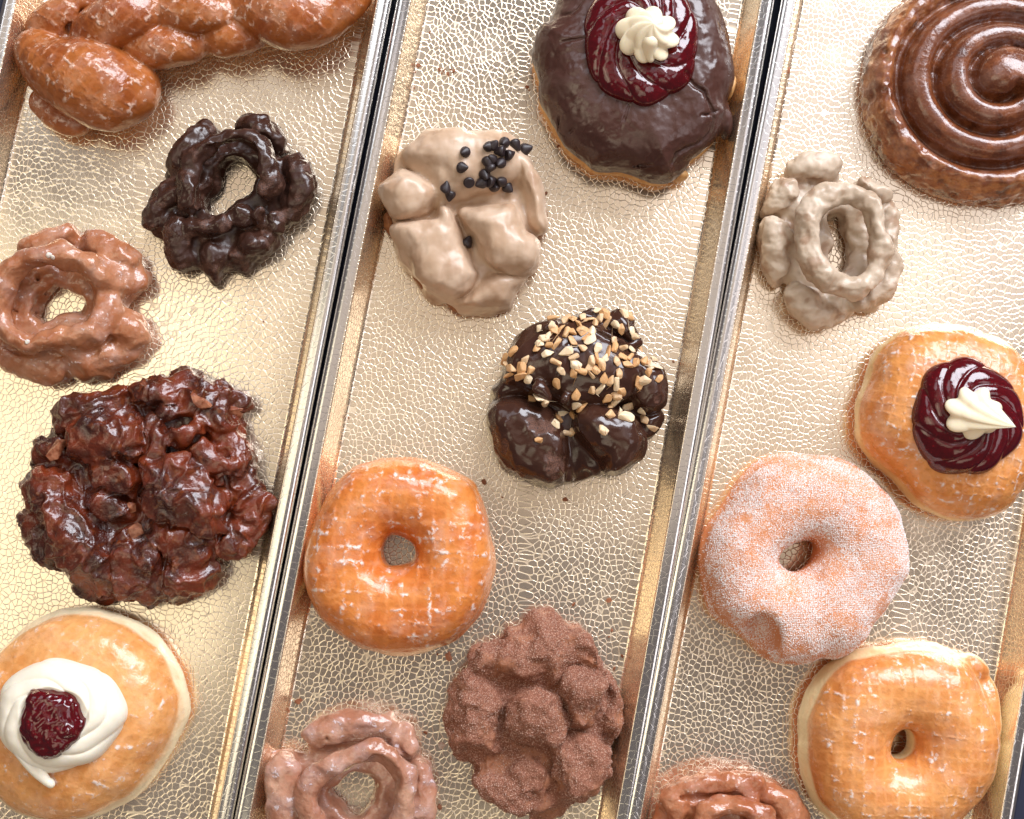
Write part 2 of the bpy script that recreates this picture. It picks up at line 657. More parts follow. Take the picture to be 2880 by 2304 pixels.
def mat_choc(name, c=(0.042, 0.017, 0.011), rough=0.24, seed=0, dull=True, bmp=0.5, scale=0.25):
    t = T(name)
    co = t.co(0, (seed * 11.0, seed * 3.0, 0))
    n1 = t.noise(co, 0.07, 3)
    n2 = t.noise(co, scale, 3)
    n3 = t.noise(co, 2.2, 2)
    cr = t.attr('crumb')
    base = t.mix(n1, c, tuple(k * 1.5 for k in c))
    base = t.mix(t.mul(t.step(n3, 0.62, 0.72), 0.10), base, (0.25, 0.13, 0.08))
    base = t.mix(t.mul(cr, t.step(n3, 0.35, 0.65)), base, (0.16, 0.065, 0.038))
    r = t.add(t.mul(t.step(n1, 0.4, 0.65), 0.22 if dull else 0.08), rough)
    r = t.math('MAXIMUM', r, t.mul(cr, 0.75))
    h = t.add(t.mul(n2, 0.6), t.mul(n3, t.add(0.05, t.mul(cr, 0.8))))
    return t.out(base, r, t.bump(h, bmp, 0.0008), spec=0.55)


def mat_icing(name, c1, c2, brown=(0.28, 0.13, 0.06), rough=0.42, seed=0, bmp=0.35):
    t = T(name)
    co = t.co(0, (seed * 5.0, 0, 0))
    n1 = t.noise(co, 0.08, 3)
    n2 = t.noise(co, 0.3, 4)
    n3 = t.noise(co, 2.5, 2)
    base = t.mix(t.step(n1, 0.35, 0.65), c1, c2)
    base = t.mix(t.attr('thin_shade'), base, brown)  # thin icing, plus shade painted into the tan ring's hole
    h = t.add(t.mul(n2, 0.5), t.mul(n3, 0.06))
    return t.out(base, t.add(t.mul(n1, 0.2), rough - 0.1), t.bump(h, bmp, 0.0008), sss=0.15, sssr=(1, 0.6, 0.4))


def mat_plain(name, c1, c2=None, rough=0.5, scale=0.4, bmp=0.4, sss=0.0, dist=0.0006, **kw):
    t = T(name)
    co = t.co()
    n1 = t.noise(co, scale, 4)
    c2 = c2 or tuple(k * 0.75 for k in c1)
    return t.out(t.mix(t.step(n1, 0.35, 0.65), c1, c2), rough, t.bump(n1, bmp, dist), sss=sss, **kw)


def mat_jam(name, c1, c2):
    t = T(name)
    co = t.co()
    n1 = t.noise(co, 0.5, 3)
    sd = t.step(t.noise(co, 0.9, 2), 0.64, 0.72)
    base = t.mix(n1, c1, c2)
    base = t.mix(t.mul(sd, 0.5), base, (0.30, 0.006, 0.012))
    return t.out(base, 0.10, t.bump(n1, 0.25, 0.0005), sss=0.0, coat=0.4, coat_r=0.03, spec=0.5)


def mat_cream(name, c1=(0.90, 0.76, 0.52), c2=(0.93, 0.82, 0.62)):
    t = T(name)
    co = t.co()
    n1 = t.noise(co, 0.25, 2)
    return t.out(t.mix(n1, c1, c2), 0.38, t.bump(t.noise(co, 0.8, 2), 0.1, 0.0004), sss=0.35, sssr=(1, 0.8, 0.5), sssd=0.002)


M_TRAY = mat_tray()
M_RIM = mat_rim()

# ------------------------------------------------------------------ the counter and the trays
t = T('navy_counter')
n_ = t.noise(t.co(), 0.02, 4)
M_COUNTER = t.out(t.mix(n_, (0.008, 0.011, 0.030), (0.012, 0.018, 0.045)), 0.35, t.bump(n_, 0.2, 0.001))
bm = bmesh.new()
bmesh.ops.create_cube(bm, size=1.0, matrix=Matrix.Diagonal((1.6, 1.4, 0.03, 1)))
bmesh.ops.bevel(bm, geom=bm.edges[:], offset=0.004, segments=2, affect='EDGES')
me = bpy.data.meshes.new('counter')
bm.to_mesh(me)
bm.free()
tag(link('counter', me, M_COUNTER, loc=(0, 0, -0.0165)), kind='structure')


def line(y0x, slope):
    """floor edge of a tray: its picture x at row 0 and slope -> two world points"""
    a = W(y0x, 0.0, 0.0)
    b = W(y0x - slope * 2304, 2304.0, 0.0)
    return a[:2], b[:2]


WALL_RUN, WALL_H = 5.2, 19.0


def tray(L, R, label, seed):
    (a0, b0), (a1, b1) = L, R
    d = (a0 - b0) / np.linalg.norm(a0 - b0) + (a1 - b1) / np.linalg.norm(a1 - b1)
    d /= np.linalg.norm(d)                       # along the tray, up in the picture
    nrm = np.array([d[1], -d[0]])                # across, to the right
    mid = (a0 + b0 + a1 + b1) / 4
    w = (((a1 + b1) / 2 - mid) @ nrm)            # half width of the floor
    hl = 330.0                                   # half length of the floor
    rf = 2.2                                     # fillet
    prof = [(0.0, 0.0)]                          # (outwards from the floor edge, z)
    ang = math.atan2(WALL_H, WALL_RUN)
    for i in range(1, 6):
        a = ang * i / 5
        prof.append((-rf * math.tan(ang / 2) + rf * math.sin(a), rf - rf * math.cos(a)))
    prof[0] = (-rf * math.tan(ang / 2), 0.0)
    top = [(WALL_RUN - 0.35, WALL_H - 1.4), (WALL_RUN - 0.05, WALL_H - 0.55), (WALL_RUN + 0.5, WALL_H - 0.12)]
    wall = prof + top
    rim = [(WALL_RUN + 0.5, WALL_H - 0.12)]
    for i in range(15):
        a = math.radians(118 - 268 * i / 14)
        rim.append((WALL_RUN + 3.70 + 3.05 * math.cos(a) * 1.02, WALL_H - 2.35 + 2.55 * math.sin(a)))
    root = bpy.data.objects.new('display_tray', None)
    col.objects.link(root)
    root.location = (mid[0] * MM, mid[1] * MM, 0)
    root.rotation_euler = (0, 0, math.atan2(-d[0], d[1]))
    tag(root, label, 'tray', 'gold display trays set side by side')

    def ring(off, z, n=7, rad=16.0):
        """rounded rectangle, corner radius grows outwards"""
        r = rad + off
        pts = []
        for cx, cy, a0_ in ((w - rad, hl - rad, 0), (-w + rad, hl - rad, 90), (-w + rad, -hl + rad, 180), (w - rad, -hl + rad, 270)):
            for i in range(n):
                a = math.radians(a0_ + 90 * i / (n - 1))
                pts.append((cx + r * math.cos(a), cy + r * math.sin(a), z))
        return pts

    def loft(profile, name, mat, cap, s0):
        V, S = [], []
        arc = s0
        for i, (o, z) in enumerate(profile):
            if i:
                arc += math.hypot(o - profile[i - 1][0], z - profile[i - 1][1])
            rg = ring(o, z)
            for p in rg:
                V.append(p)
                q = np.array(p[:2])
                # the sheet coordinate carries the embossing over the bend
                ex = np.sign(q[0]) * (w + arc) if abs(q[0]) > w - 16.0 else q[0]
                S.append((ex + seed * 500, q[1], 0))
        k = len(ring(0, 0))
        Q = []
        for i in range(len(profile) - 1):
            for j in range(k):
                j2 = (j + 1) % k
                Q.append((i * k + j, i * k + j2, (i + 1) * k + j2, (i + 1) * k + j))
        me = bpy.data.meshes.new(name)
        faces = [q[::-1] for q in Q]
        if cap:
            faces.append(tuple(range(k)))
        me.from_pydata([(x * MM, y * MM, z * MM) for x, y, z in V], [], faces)
        me.polygons.foreach_set('use_smooth', np.array([True] * len(Q) + [False] * (1 if cap else 0)))
        me.update()
        at = me.attributes.new('sheet', 'FLOAT_VECTOR', 'POINT')
        at.data.foreach_set('vector', (np.array(S, np.float32) * MM).ravel())
        o = link(name, me, mat, root)
        return o

    pan = loft(wall, 'pan', M_TRAY, True, 0.0)
    sol = pan.modifiers.new('sheet_metal', 'SOLIDIFY')
    sol.thickness = 0.0008
    sol.offset = -1
    loft(rim, 'rolled_rim', M_RIM, False, 22.0)
    return root


tray(line(107, 0.2010), line(1061, 0.2105), 'left gold tray holding the braided twist and the dark fritter', 1)
tray(line(1199, 0.1940), line(2096, 0.1800), 'middle gold tray holding the pale iced doughnut with chocolate chips', 2)
tray(line(2245, 0.1815), line(3137, 0.1790), 'right gold tray holding the cinnamon roll and the sugared ring', 3)

# ------------------------------------------------------------------ pastry helpers
def start(px_outline, z, zmax, h=0.75):
    """outline in source px -> Field with foot point at its middle, and the outline in local mm"""
    P = W(px_outline[:, 0], px_outline[:, 1], z)[:, :2]
    c = (P.min(0) + P.max(0)) / 2
    return Field(c, P - c, zmax, h), P - c


def loc3(f):
    return (f.c[0] * MM, f.c[1] * MM, 0.0004)


def empty(name, f):
    o = bpy.data.objects.new(name, None)
    col.objects.link(o)
    o.location = loc3(f)
    return o


def band(V, N, z0, z1, seed, w=1.5):
    """pale waist of a raised doughnut: mask of the height band, wandering"""
    z = V[:, 2] + 1.6 * fbm(V, 0.06, 2, seed)
    return sstep(z0 - w, z0 + w, z) * (1 - sstep(z1 - w, z1 + w, z)) * (1 - sstep(0.35, 0.75, N[:, 2]))


def grains(V, Q, N, count, size, seed, mask=None):
    """sugar grains: little octahedra resting on the surface, one mesh"""
    rs = np.random.RandomState(seed)
    A = V[Q[:, 0]]
    ar = np.linalg.norm(np.cross(V[Q[:, 2]] - A, V[Q[:, 3]] - V[Q[:, 1]]), axis=1)
    fn = N[Q].mean(1)
    wgt = ar * np.clip(fn[:, 2] + 0.25, 0.02, 1)
    if mask is not None:
        wgt = wgt * mask[Q].mean(1)
    fi = rs.choice(len(Q), count, p=wgt / wgt.sum())
    b = rs.rand(count, 4)
    b /= b.sum(1)[:, None]
    P = (V[Q[fi]] * b[:, :, None]).sum(1)
    P = P + N[Q[fi]].mean(1) * size * 0.25
    o = np.array([(1, 0, 0), (-1, 0, 0), (0, 1, 0), (0, -1, 0), (0, 0, 1), (0, 0, -1)], float)
    tri = np.array([(0, 2, 4), (2, 1, 4), (1, 3, 4), (3, 0, 4), (2, 0, 5), (1, 2, 5), (3, 1, 5), (0, 3, 5)])
    sz = size * (0.5 + 0.9 * rs.rand(count) ** 2)
    u = rs.normal(size=(count, 3)); u /= np.linalg.norm(u, axis=1)[:, None]
    v = np.cross(u, rs.normal(size=(count, 3))); v /= np.linalg.norm(v, axis=1)[:, None]
    w = np.cross(u, v)
    Rm = np.stack([u, v, w], 2)
    VV = P[:, None, :] + np.einsum('nij,kj->nki', Rm, o) * sz[:, None, None]
    TT = (np.arange(count)[:, None, None] * 6 + tri[None]).reshape(-1, 3)
    return VV.reshape(-1, 3), TT


def swirl(tree, f, px, py, z, rx, ry, h, n, twist, amp, ang=0.0, hollow=0.0, seed=0, nt=220, nr=56, pw=4.0, skew=1.0):
    """piped topping that lies on the surface below it; px, py, rx, ry in source px"""
    c = W(px, py, z)[:2] - f.c
    rx, ry = rx * 0.159, ry * 0.159
    th = np.arange(nt) / nt * 2 * np.pi
    rr = np.linspace(0.0, 1.0, nr) ** 0.8
    V, ca, sa = [], math.cos(math.radians(ang)), math.sin(math.radians(ang))
    for r in rr:
        for a in th:
            wob = 1 + 0.035 * math.sin(3 * a + seed) + 0.02 * math.sin(7 * a + 2 * seed)
            ridge = 0.5 + 0.5 * math.cos(n * (a + twist * (1 - r) ** skew) + seed)
            ph = (n * (a + twist * (1 - r) ** skew) + seed) / (2 * math.pi)
            u = 2 * (ph - math.floor(ph)) - 1
            ridge = math.sqrt(max(0.0, 1 - u * u * 0.98))
            e = 1 + 0.05 * (ridge - 0.5) * r * r
            x, y = rx * r * e * wob * math.cos(a), ry * r * e * wob * math.sin(a)
            x, y = c[0] + x * ca - y * sa, c[1] + x * sa + y * ca
            zs, _ = drop(tree, x, y)
            prof = h * max(0.0, 1 - r ** pw) ** 0.5 - hollow * max(0.0, 1 - (r / 0.55) ** 2)
            fade = min(1.0, r / 0.12) * max(0.0, 1 - r ** 10)
            V.append((x, y, zs + prof + amp * (ridge - 0.5) * fade - 0.5 * (r > 0.995)))
    V = np.array(V)
    k = np.arange(nt)
    Q = [np.stack([i * nt + k, (i + 1) * nt + k, (i + 1) * nt + (k + 1) % nt, i * nt + (k + 1) % nt], 1) for i in range(nr - 1)]
    return V, np.concatenate(Q)


def rosette(cx, cy, cz, R, H, n, twist, lean, seed=0, lobe=0.2, nt=112, nz=44, pw=0.75):
    """piped star of cream: lobes twist up to a leaning tip"""
    V = []
    for j in range(nz):
        t = j / (nz - 1)
        bulge = (1 + 0.18 * math.sin(math.pi * min(1, t * 2.2)))
        r = R * max(0.0, 1 - t ** (1 / pw)) ** 0.9 * bulge * (0.80 if j == 0 else 1)
        r = max(r, 0.03)
        lx, ly = lean[0] * t ** 2.4, lean[1] * t ** 2.4
        for i in range(nt):
            a = 2 * math.pi * i / nt
            s = 0.5 + 0.5 * math.cos(n * (a - twist * t))
            k = 1 - lobe * (1 - s) ** 1.2 * 2 * (1 - 0.5 * t)
            k *= 1 + 0.05 * math.sin(2 * a + seed)
            V.append((cx + lx + r * k * math.cos(a), cy + ly + r * k * math.sin(a), cz + H * t))
    V = np.array(V)
    k = np.arange(nt)
    Q = [np.stack([j * nt + k, j * nt + (k + 1) % nt, (j + 1) * nt + (k + 1) % nt, (j + 1) * nt + k], 1) for j in range(nz - 1)]
    return V, np.concatenate(Q)


def ell_poly(cx, cy, rx, ry, ang=0, n=16, wob=0.04, seed=0):
    a = np.arange(n) / n * 2 * np.pi
    k = 1 + wob * np.sin(3 * a + seed) + wob * 0.6 * np.sin(5 * a + 2.3 * seed)
    ca, sa = math.cos(math.radians(ang)), math.sin(math.radians(ang))
    x, y = rx * k * np.cos(a), ry * k * np.sin(a)
    return np.column_stack([cx + x * ca - y * sa, cy + x * sa + y * ca])


# ------------------------------------------------------------------ raised doughnuts
def raised(px, z1, R, hole=None, Rh=14, p=2.4, seed=0, dents=(), pale=(5, 12), zout=14, h=0.8, dome=0.0, disp=0.5, lumps=(), collar=0.975):
    f, P = start(px, zout, z1 * (1 + dome))
    hp = f.xy(hole, z1 * 0.5) if hole is not None else None
    f.pillow(P * collar, 2.0, z1, R, p, zc=z1 * 0.42, hole=hp, Rh=Rh, dome=dome)
    f.pillow(P, 0.0, z1 * 0.56, 8.5, 2.1, zc=z1 * 0.26, hole=hp, Rh=9, k=1.5)
    for e in lumps:
        f.pell(*e)
    for e in dents:
        f.pell(*e, cut=True)
    V, Q = f.mesh(2)
    N = normals(V, Q)
    keep = sstep(0.5, 3, V[:, 2])
    V = warp(V, 1.0, 0.045, seed + 40)
    V = V + N * ((disp * fbm(V, 0.035, 3, seed) + 0.22 * fbm(V, 0.15, 2, seed + 7)) * keep)[:, None]
    N = normals(V, Q)
    pl = band(V, N, pale[0], pale[1], seed)
    top = sstep(0.1, 0.5, N[:, 2]) * (1 - pl)
    return f, V, Q, N, dict(pale=pl, top=top, dark=np.zeros(len(V)))


ring_px = crop((800, 1240), 2.695)([(860, 125), (1050, 140), (1250, 215), (1420, 300), (1490, 440), (1565, 620), (1605, 850), (1590, 1050),
    (1520, 1260), (1380, 1440), (1200, 1560), (1000, 1620), (780, 1625), (580, 1570), (400, 1470), (240, 1320), (150, 1130), (125, 1000),
    (150, 780), (220, 600), (330, 400), (480, 230), (660, 150)])
ring_hole = crop((800, 1240), 2.695)([(750, 800), (800, 715), (900, 720), (985, 800), (980, 900), (880, 950), (790, 955), (748, 890)])
f, V, Q, N, A = raised(ring_px, 33, 17, ring_hole, 17, 2.2, 1, pale=(6, 9))
m = mat_glaze('ring_glaze', (0.58, 0.150, 0.026), (0.69, 0.235, 0.050), seed=1, rot=0.05, pitch=6.2, patch=0.8, thr=0.50)
tag(link('glazed_ring_doughnut', make_mesh('glazed_ring_doughnut', V, Q, A), m, loc=loc3(f)),
    'orange glazed ring doughnut in the middle tray, left of the cinnamon sugar fritter', 'doughnut', 'doughnuts on the trays')

low_px = crop((1780, 1760), 1.96)([(1450, 100), (1600, 95), (1750, 130), (1850, 190), (1900, 270), (1970, 430), (2025, 600), (2015, 760),
    (1960, 900), (1850, 1030), (1700, 1150), (1450, 1190), (1200, 1150), (1060, 1050), (960, 900), (925, 700), (935, 480), (1020, 290), (1150, 180), (1300, 120)])
low_hole = crop((1780, 1760), 1.96)([(1412, 690), (1430, 610), (1490, 572), (1530, 600), (1532, 680), (1490, 725), (1440, 725)])
f, V, Q, N, A = raised(low_px, 34, 19, low_hole, 20, 2.2, 2, pale=(5, 18), dome=0.0, collar=0.945,
                       lumps=[(2745, 1872, 9, 40, 22, 7, -40, 5), (2788, 1990, 9, 20, 75, 7, 6, 5)])
m = mat_glaze('low_ring_glaze', (0.64, 0.225, 0.055), (0.74, 0.315, 0.095), seed=2, rot=0.06, pitch=5.0, patch=0.6, thr=0.53, pale=(0.83, 0.66, 0.38))
tag(link('glazed_ring_doughnut', make_mesh('glazed_ring_doughnut', V, Q, A), m, loc=loc3(f)),
    'pale collared glazed ring doughnut in the bottom right corner', 'doughnut', 'doughnuts on the trays')

sug_px = crop((1940, 1240), 2.614)([(740, 90), (900, 100), (1100, 130), (1280, 220), (1430, 370), (1530, 520), (1590, 720), (1595, 950),
    (1540, 1080), (1440, 1250), (1330, 1380), (1290, 1470), (1200, 1560), (1080, 1615), (980, 1600), (880, 1640), (700, 1640), (540, 1590),
    (440, 1490), (270, 1375), (150, 1280), (110, 1130), (75, 900), (90, 750), (150, 600), (290, 400), (420, 230), (560, 130)])
sug_hole = crop((1940, 1240), 2.614)([(650, 890), (690, 810), (800, 745), (900, 740), (940, 790), (900, 880), (820, 945), (730, 965)])
f, V, Q, N, A = raised(sug_px, 34, 19, sug_hole, 18, 2.3, 3, pale=(4, 7),
                       dents=[(2152, 1795, 34, 52, 62, 20, 25, 3.0)])
t = T('sugared_crust')
co = t.co()
s1 = t.step(t.noise(co, 1.9, 2, 0.6), 0.48, 0.62)
s2 = t.step(t.noise(co, 0.13, 4, 0.6), 0.22, 0.56)
base = t.mix(t.noise(co, 0.08, 3), (0.62, 0.20, 0.07), (0.72, 0.30, 0.12))
base = t.mix(t.attr('pale'), base, (0.78, 0.55, 0.30))
base = t.mix(t.mul(t.mul(s1, s2), t.attr('top')), base, (0.90, 0.82, 0.80))
m = t.out(base, 0.65, t.bump(t.add(t.mul(t.noise(co, 1.9, 2, 0.6), 0.8), t.noise(co, 0.3, 2)), 0.8, 0.0006), sss=0.1)
root = empty('sugared_ring_doughnut', f)
tag(root, 'ring doughnut crusted in white sugar with a dent in its lower edge', 'doughnut', 'doughnuts on the trays')
link('dough', make_mesh('sugared_dough', V, Q, A), m, root)
msk = sstep(-0.55, 0.35, fbm(V, 0.09, 3, 9)) * sstep(0.0, 0.35, N[:, 2]) + 0.05
GV, GT = grains(V, Q, N, 32000, 0.26, 5, msk)
t = T('sugar_grains')
M_SUGAR = t.out((0.90, 0.86, 0.84), 0.30, sss=0.0, spec=0.6)
tag(link('sugar_coating', make_mesh('sugar_coating', GV, GT, smooth=False), M_SUGAR, root), kind='stuff')

# filled doughnut with white cream and a dark jam centre
cr_px = crop((0, 1660), 2.68)([(560, 120), (800, 150), (1000, 230), (1200, 370), (1320, 540), (1390, 740), (1400, 930), (1330, 1130), (1200, 1330),
    (1050, 1530), (850, 1660), (650, 1740), (400, 1760), (150, 1700), (0, 1600), (-150, 1400), (-230, 1100), (-220, 800), (-120, 550), (0, 420), (200, 260), (380, 160)])
f, V, Q, N, A = raised(cr_px, 34, 26, None, p=2.2, seed=4, pale=(5, 18), dome=0.10, zout=14, collar=0.945)
m = mat_glaze('cream_doughnut_glaze', (0.68, 0.270, 0.072), (0.77, 0.365, 0.125), seed=3, rot=0.5, pitch=6.5, patch=0.6, thr=0.57, pale=(0.85, 0.70, 0.46), hb=0.1)
root = empty('cream_topped_doughnut', f)
tag(root, 'round glazed doughnut topped with a white cream swirl and a dark cherry jam centre', 'doughnut', 'doughnuts on the trays')
link('dough', make_mesh('cream_doughnut_dough', V, Q, A), m, root)
tr = bvh(V, Q)
M_WHITE = mat_cream('white_cream', (0.86, 0.78, 0.62), (0.90, 0.84, 0.72))
M_JAM = mat_jam('raspberry_jam', (0.120, 0.0014, 0.0050), (0.036, 0.0006, 0.0018))
SV, SQ = swirl(tr, f, 164, 2012, 38, 168, 146, 11.0, 6, 3.8, 1.3, hollow=6, seed=1.0, pw=3.0, nt=260)
cream = link('cream_swirl', make_mesh('cream_swirl', SV, SQ), M_WHITE, root)
ft = Field(f.c, f.xy(np.array([(20, 2120), (200, 2240)]), 38), 52, 0.6)
ft.ptube([(35, 2085, 40, 12), (75, 2140, 40.0, 14), (112, 2180, 39.0, 13), (142, 2200, 38.0, 11)], k=0.5)
ft.ptube([(75, 2085, 41, 12), (100, 2140, 40.5, 12), (128, 2185, 38.5, 10)], k=0.8)
TV, TQ = ft.mesh(2)
link('cream_tail', make_mesh('cream_tail', TV, TQ), M_WHITE, cream)
tr2 = bvh(SV, SQ)
jp = crop((0, 1660), 2.68)([(230, 750), (420, 750), (560, 800), (610, 900), (650, 1030), (600, 1130), (520, 1210), (380, 1285), (270, 1250), (160, 1120), (140, 1020), (170, 880)])
fj = Field(f.c, f.xy(jp, 46), 60, 0.6)
fj.pillow(f.xy(jp, 46), 36, 51, 9, 2.2, zc=43)
for q in range(16):
    a = RNG.random() * 6.28
    rr = RNG.random() ** 0.6 * 62
    fj.pell(145 + rr * math.cos(a), 2036 + rr * math.sin(a), 49, 12 + 12 * RNG.random(), 9 + 6 * RNG.random(), 2.6, RNG.random() * 180, 1.2)
JV, JQ = fj.mesh(1)
JV = JV + normals(JV, JQ) * (0.8 * fbm(JV, 0.22, 2, 4))[:, None]
link('jam_centre', make_mesh('jam_centre', JV, JQ), M_JAM, cream)

# filled doughnut with a jam swirl and a cream peak
jm_px = crop((2360, 880), 2.783)([(600, 90), (870, 80), (1120, 140), (1350, 250), (1500, 420), (1600, 650), (1620, 850), (1580, 1100), (1480, 1350),
    (1350, 1520), (1180, 1610), (980, 1625), (800, 1590), (600, 1480), (450, 1310), (280, 1160), (170, 1000), (145, 850), (140, 680), (200, 530), (270, 350), (400, 200)])
f, V, Q, N, A = raised(jm_px, 35, 24, None, p=2.2, seed=6, pale=(5, 15), dome=0.06, zout=14, collar=0.955)
m = mat_glaze('jam_doughnut_glaze', (0.64, 0.220, 0.048), (0.73, 0.305, 0.085), seed=5, rot=0.2, pitch=4.6, patch=0.9, thr=0.48, pale=(0.76, 0.50, 0.22))
root = empty('jam_swirl_doughnut', f)
tag(root, 'round glazed doughnut with a shiny jam swirl and a pointed cream peak', 'doughnut', 'doughnuts on the trays')
link('dough', make_mesh('jam_doughnut_dough', V, Q, A), m, root)
tr = bvh(V, Q)
SV, SQ = swirl(tr, f, 2724, 1172, 38, 152, 160, 8.0, 9, -2.3, 1.3, seed=2.0, nt=300, skew=1.3, pw=2.6)
jam = link('jam_swirl', make_mesh('jam_swirl', SV, SQ), M_JAM, root)
M_CREAM = mat_cream('butter_cream')
c = W(2735, 1160, 46)[:2] - f.c
RV, RQ = rosette(c[0], c[1], 43.5, 11.0, 13, 7, 0.9, (14.5, -7.0), 1, lobe=0.13, pw=0.62)
link('cream_peak', make_mesh('cream_peak', RV, RQ), M_CREAM, jam)

# chocolate iced doughnut with jam and a cream rosette
ch = crop((1440, 0), 3.08)
ch_px = ch([(380, 0), (310, 190), (240, 220), (190, 290), (160, 460), (180, 570), (215, 700), (220, 870), (300, 1030), (400, 1200), (480, 1310),
    (600, 1400), (720, 1480), (960, 1500), (1150, 1560), (1260, 1590), (1380, 1570), (1440, 1480), (1600, 1380), (1760, 1250), (1870, 1060), (1870, 900), (1925, 720),
    (1930, 560), (1900, 350), (1800, 60), (1700, -100), (1500, -250), (1200, -330), (900, -330), (600, -230), (450, -100)])
f, P = start(ch_px, 16, 42, 0.55)
f.pillow(P * 0.985, 3.5, 35, 24, 2.25, zc=14)
cracks = [[(1010, 910), (985, 1000), (945, 1100), (920, 1190), (955, 1270)], [(430, 370), (520, 350), (640, 330)], [(430, 140), (520, 120), (610, 0)],
          [(1500, 660), (1570, 740), (1660, 800), (1700, 900), (1730, 950)], [(1640, 1000), (1720, 990), (1790, 960)],
          [(1730, 960), (1740, 1050), (1720, 1150), (1640, 1230), (1530, 1280), (1420, 1340), (1390, 1420)],
          [(400, 1030), (420, 1130), (480, 1180)], [(500, 1150), (560, 1090), (640, 1060)], [(1060, 1440), (1230, 1440), (1290, 1360)]]
for i, ck in enumerate(cracks):
    q = ch(ck)
    big = i in (5, 3)
    pts = []
    for (x, y) in q:
        cc = W(x, y, 26)[:2] - f.c
        zi = np.argmin(np.abs(f.ax[0] - cc[0])), np.argmin(np.abs(f.ax[1] - cc[1]))
        colm = f.F[zi[0], zi[1], :]
        ii = np.where(colm < 0)[0]
        zz = f.ax[2][ii.max()] if len(ii) else 8
        cc = W(x, y, zz)[:2] - f.c
        pts.append((cc[0], cc[1], zz + 0.2, 1.2 if big else 0.7))
    f.tube(pts, 0.4, cut=True)
f.pell(1440 + 1400 / 3.08, 1470 / 3.08, 12, 40, 24, 8, 20, 3)
f.pell(1440 + 1850 / 3.08, 1060 / 3.08, 12, 18, 50, 8, 0, 3)
V, Q = f.mesh(1)
N = normals(V, Q)
keep = sstep(0.5, 3, V[:, 2])
V = V + N * (keep * (0.9 * fbm(V, 0.05, 3, 21) + 0.25 * fbm(V, 0.25, 2, 5)))[:, None]
root = empty('chocolate_iced_doughnut', f)
tag(root, 'round chocolate iced doughnut with dark jam and a star of cream on top', 'doughnut', 'doughnuts on the trays')
link('chocolate_icing', make_mesh('cracked_icing', V, Q, dict(crumb=sstep(0.35, 0.6, fbm(V, 0.08, 2, 3)) * (1 - sstep(5, 11, V[:, 2])))),
     mat_choc('cracked_chocolate', (0.055, 0.021, 0.015), 0.22, 1, bmp=0.45), root)
tr = bvh(V, Q)
fd = Field(f.c, P, 14, 0.9)
fd.pillow(P * 0.97, 0, 9, 7, 2.2)
fd.pell(1440 + 1450 / 3.08, 1530 / 3.08, 7, 26, 16, 6, 10, 1)
fd.pell(1440 + 1895 / 3.08, 770 / 3.08, 10, 10, 36, 7, -15, 1)
DV, DQ = fd.mesh(1)
link('dough', make_mesh('choc_doughnut_dough', DV, DQ), mat_plain('fried_dough', (0.70, 0.40, 0.16), (0.60, 0.28, 0.09), 0.5), root)
SV, SQ = swirl(tr, f, 1806, 88, 40, 158, 205, 7.5, 9, 2.4, 1.3, ang=0, seed=3.0, nt=320, skew=1.4, pw=3.0)
jam = link('jam_swirl', make_mesh('jam_swirl_large', SV, SQ), M_JAM, root)
c = W(1822, 92, 48)[:2] - f.c
RV, RQ = rosette(c[0], c[1], 43.0, 12.0, 13, 8, -1.25, (1.5, 1.0), 2, lobe=0.13, pw=0.5)
link('cream_rosette', make_mesh('cream_rosette', RV, RQ), M_CREAM, jam)
ft = Field(f.c, f.xy(np.array([(1790, 90), (1860, 200)]), 46), 64, 0.5)
ft.ptube([(1828, 118, 50, 22), (1826, 145, 47, 17), (1830, 166, 45.5, 11)], k=0.5)
TV, TQ = ft.mesh(2)
link('cream_tail', make_mesh('rosette_tail', TV, TQ), M_CREAM, jam)

# ------------------------------------------------------------------ old-fashioned doughnuts
def old_fashioned(px, z, zmax, top, bottom, petals, crown, crown_z, base_h, seed, k=2.5, R=9, holes_z=None, cuts=(), extra=None, h=0.75, rough=1.0, ck=2.0):
    f, P = start(px, z, zmax, h)
    f.pillow(P * 0.97, 0, base_h, R, 2.2)
    for e in petals:
        if isinstance(e, tuple):
            f.pell(*e)
        else:
            f.ptube(e, k=k)
    if crown is not None:
        f.ptube(crown, k=ck, closed=True, squash=1.0)
    if top is not None:
        f.cone(f.xy(top, crown_z), f.xy(bottom, 0), crown_z, 2.0)
    for e in cuts:
        if isinstance(e, tuple):
            f.pell(*e, cut=True)
        else:
            f.ptube(e, k=1.5, cut=True)
    V, Q = f.mesh(1)
    V = warp(V, 2.2, 0.07, seed)
    N = normals(V, Q)
    keep = sstep(0.3, 2.5, V[:, 2])
    dsp = 0.9 * fbm(V, 0.07, 3, seed) + 0.45 * rough * fbm(V, 0.22, 3, seed + 3) + 1.1 * (0.28 - np.abs(fbm(V, 0.075, 2, seed + 9)))
    V = V + N * (keep * dsp)[:, None]
    return f, V, Q, normals(V, Q)


def zeros(V, *names):
    return {n: np.zeros(len(V)) for n in names}


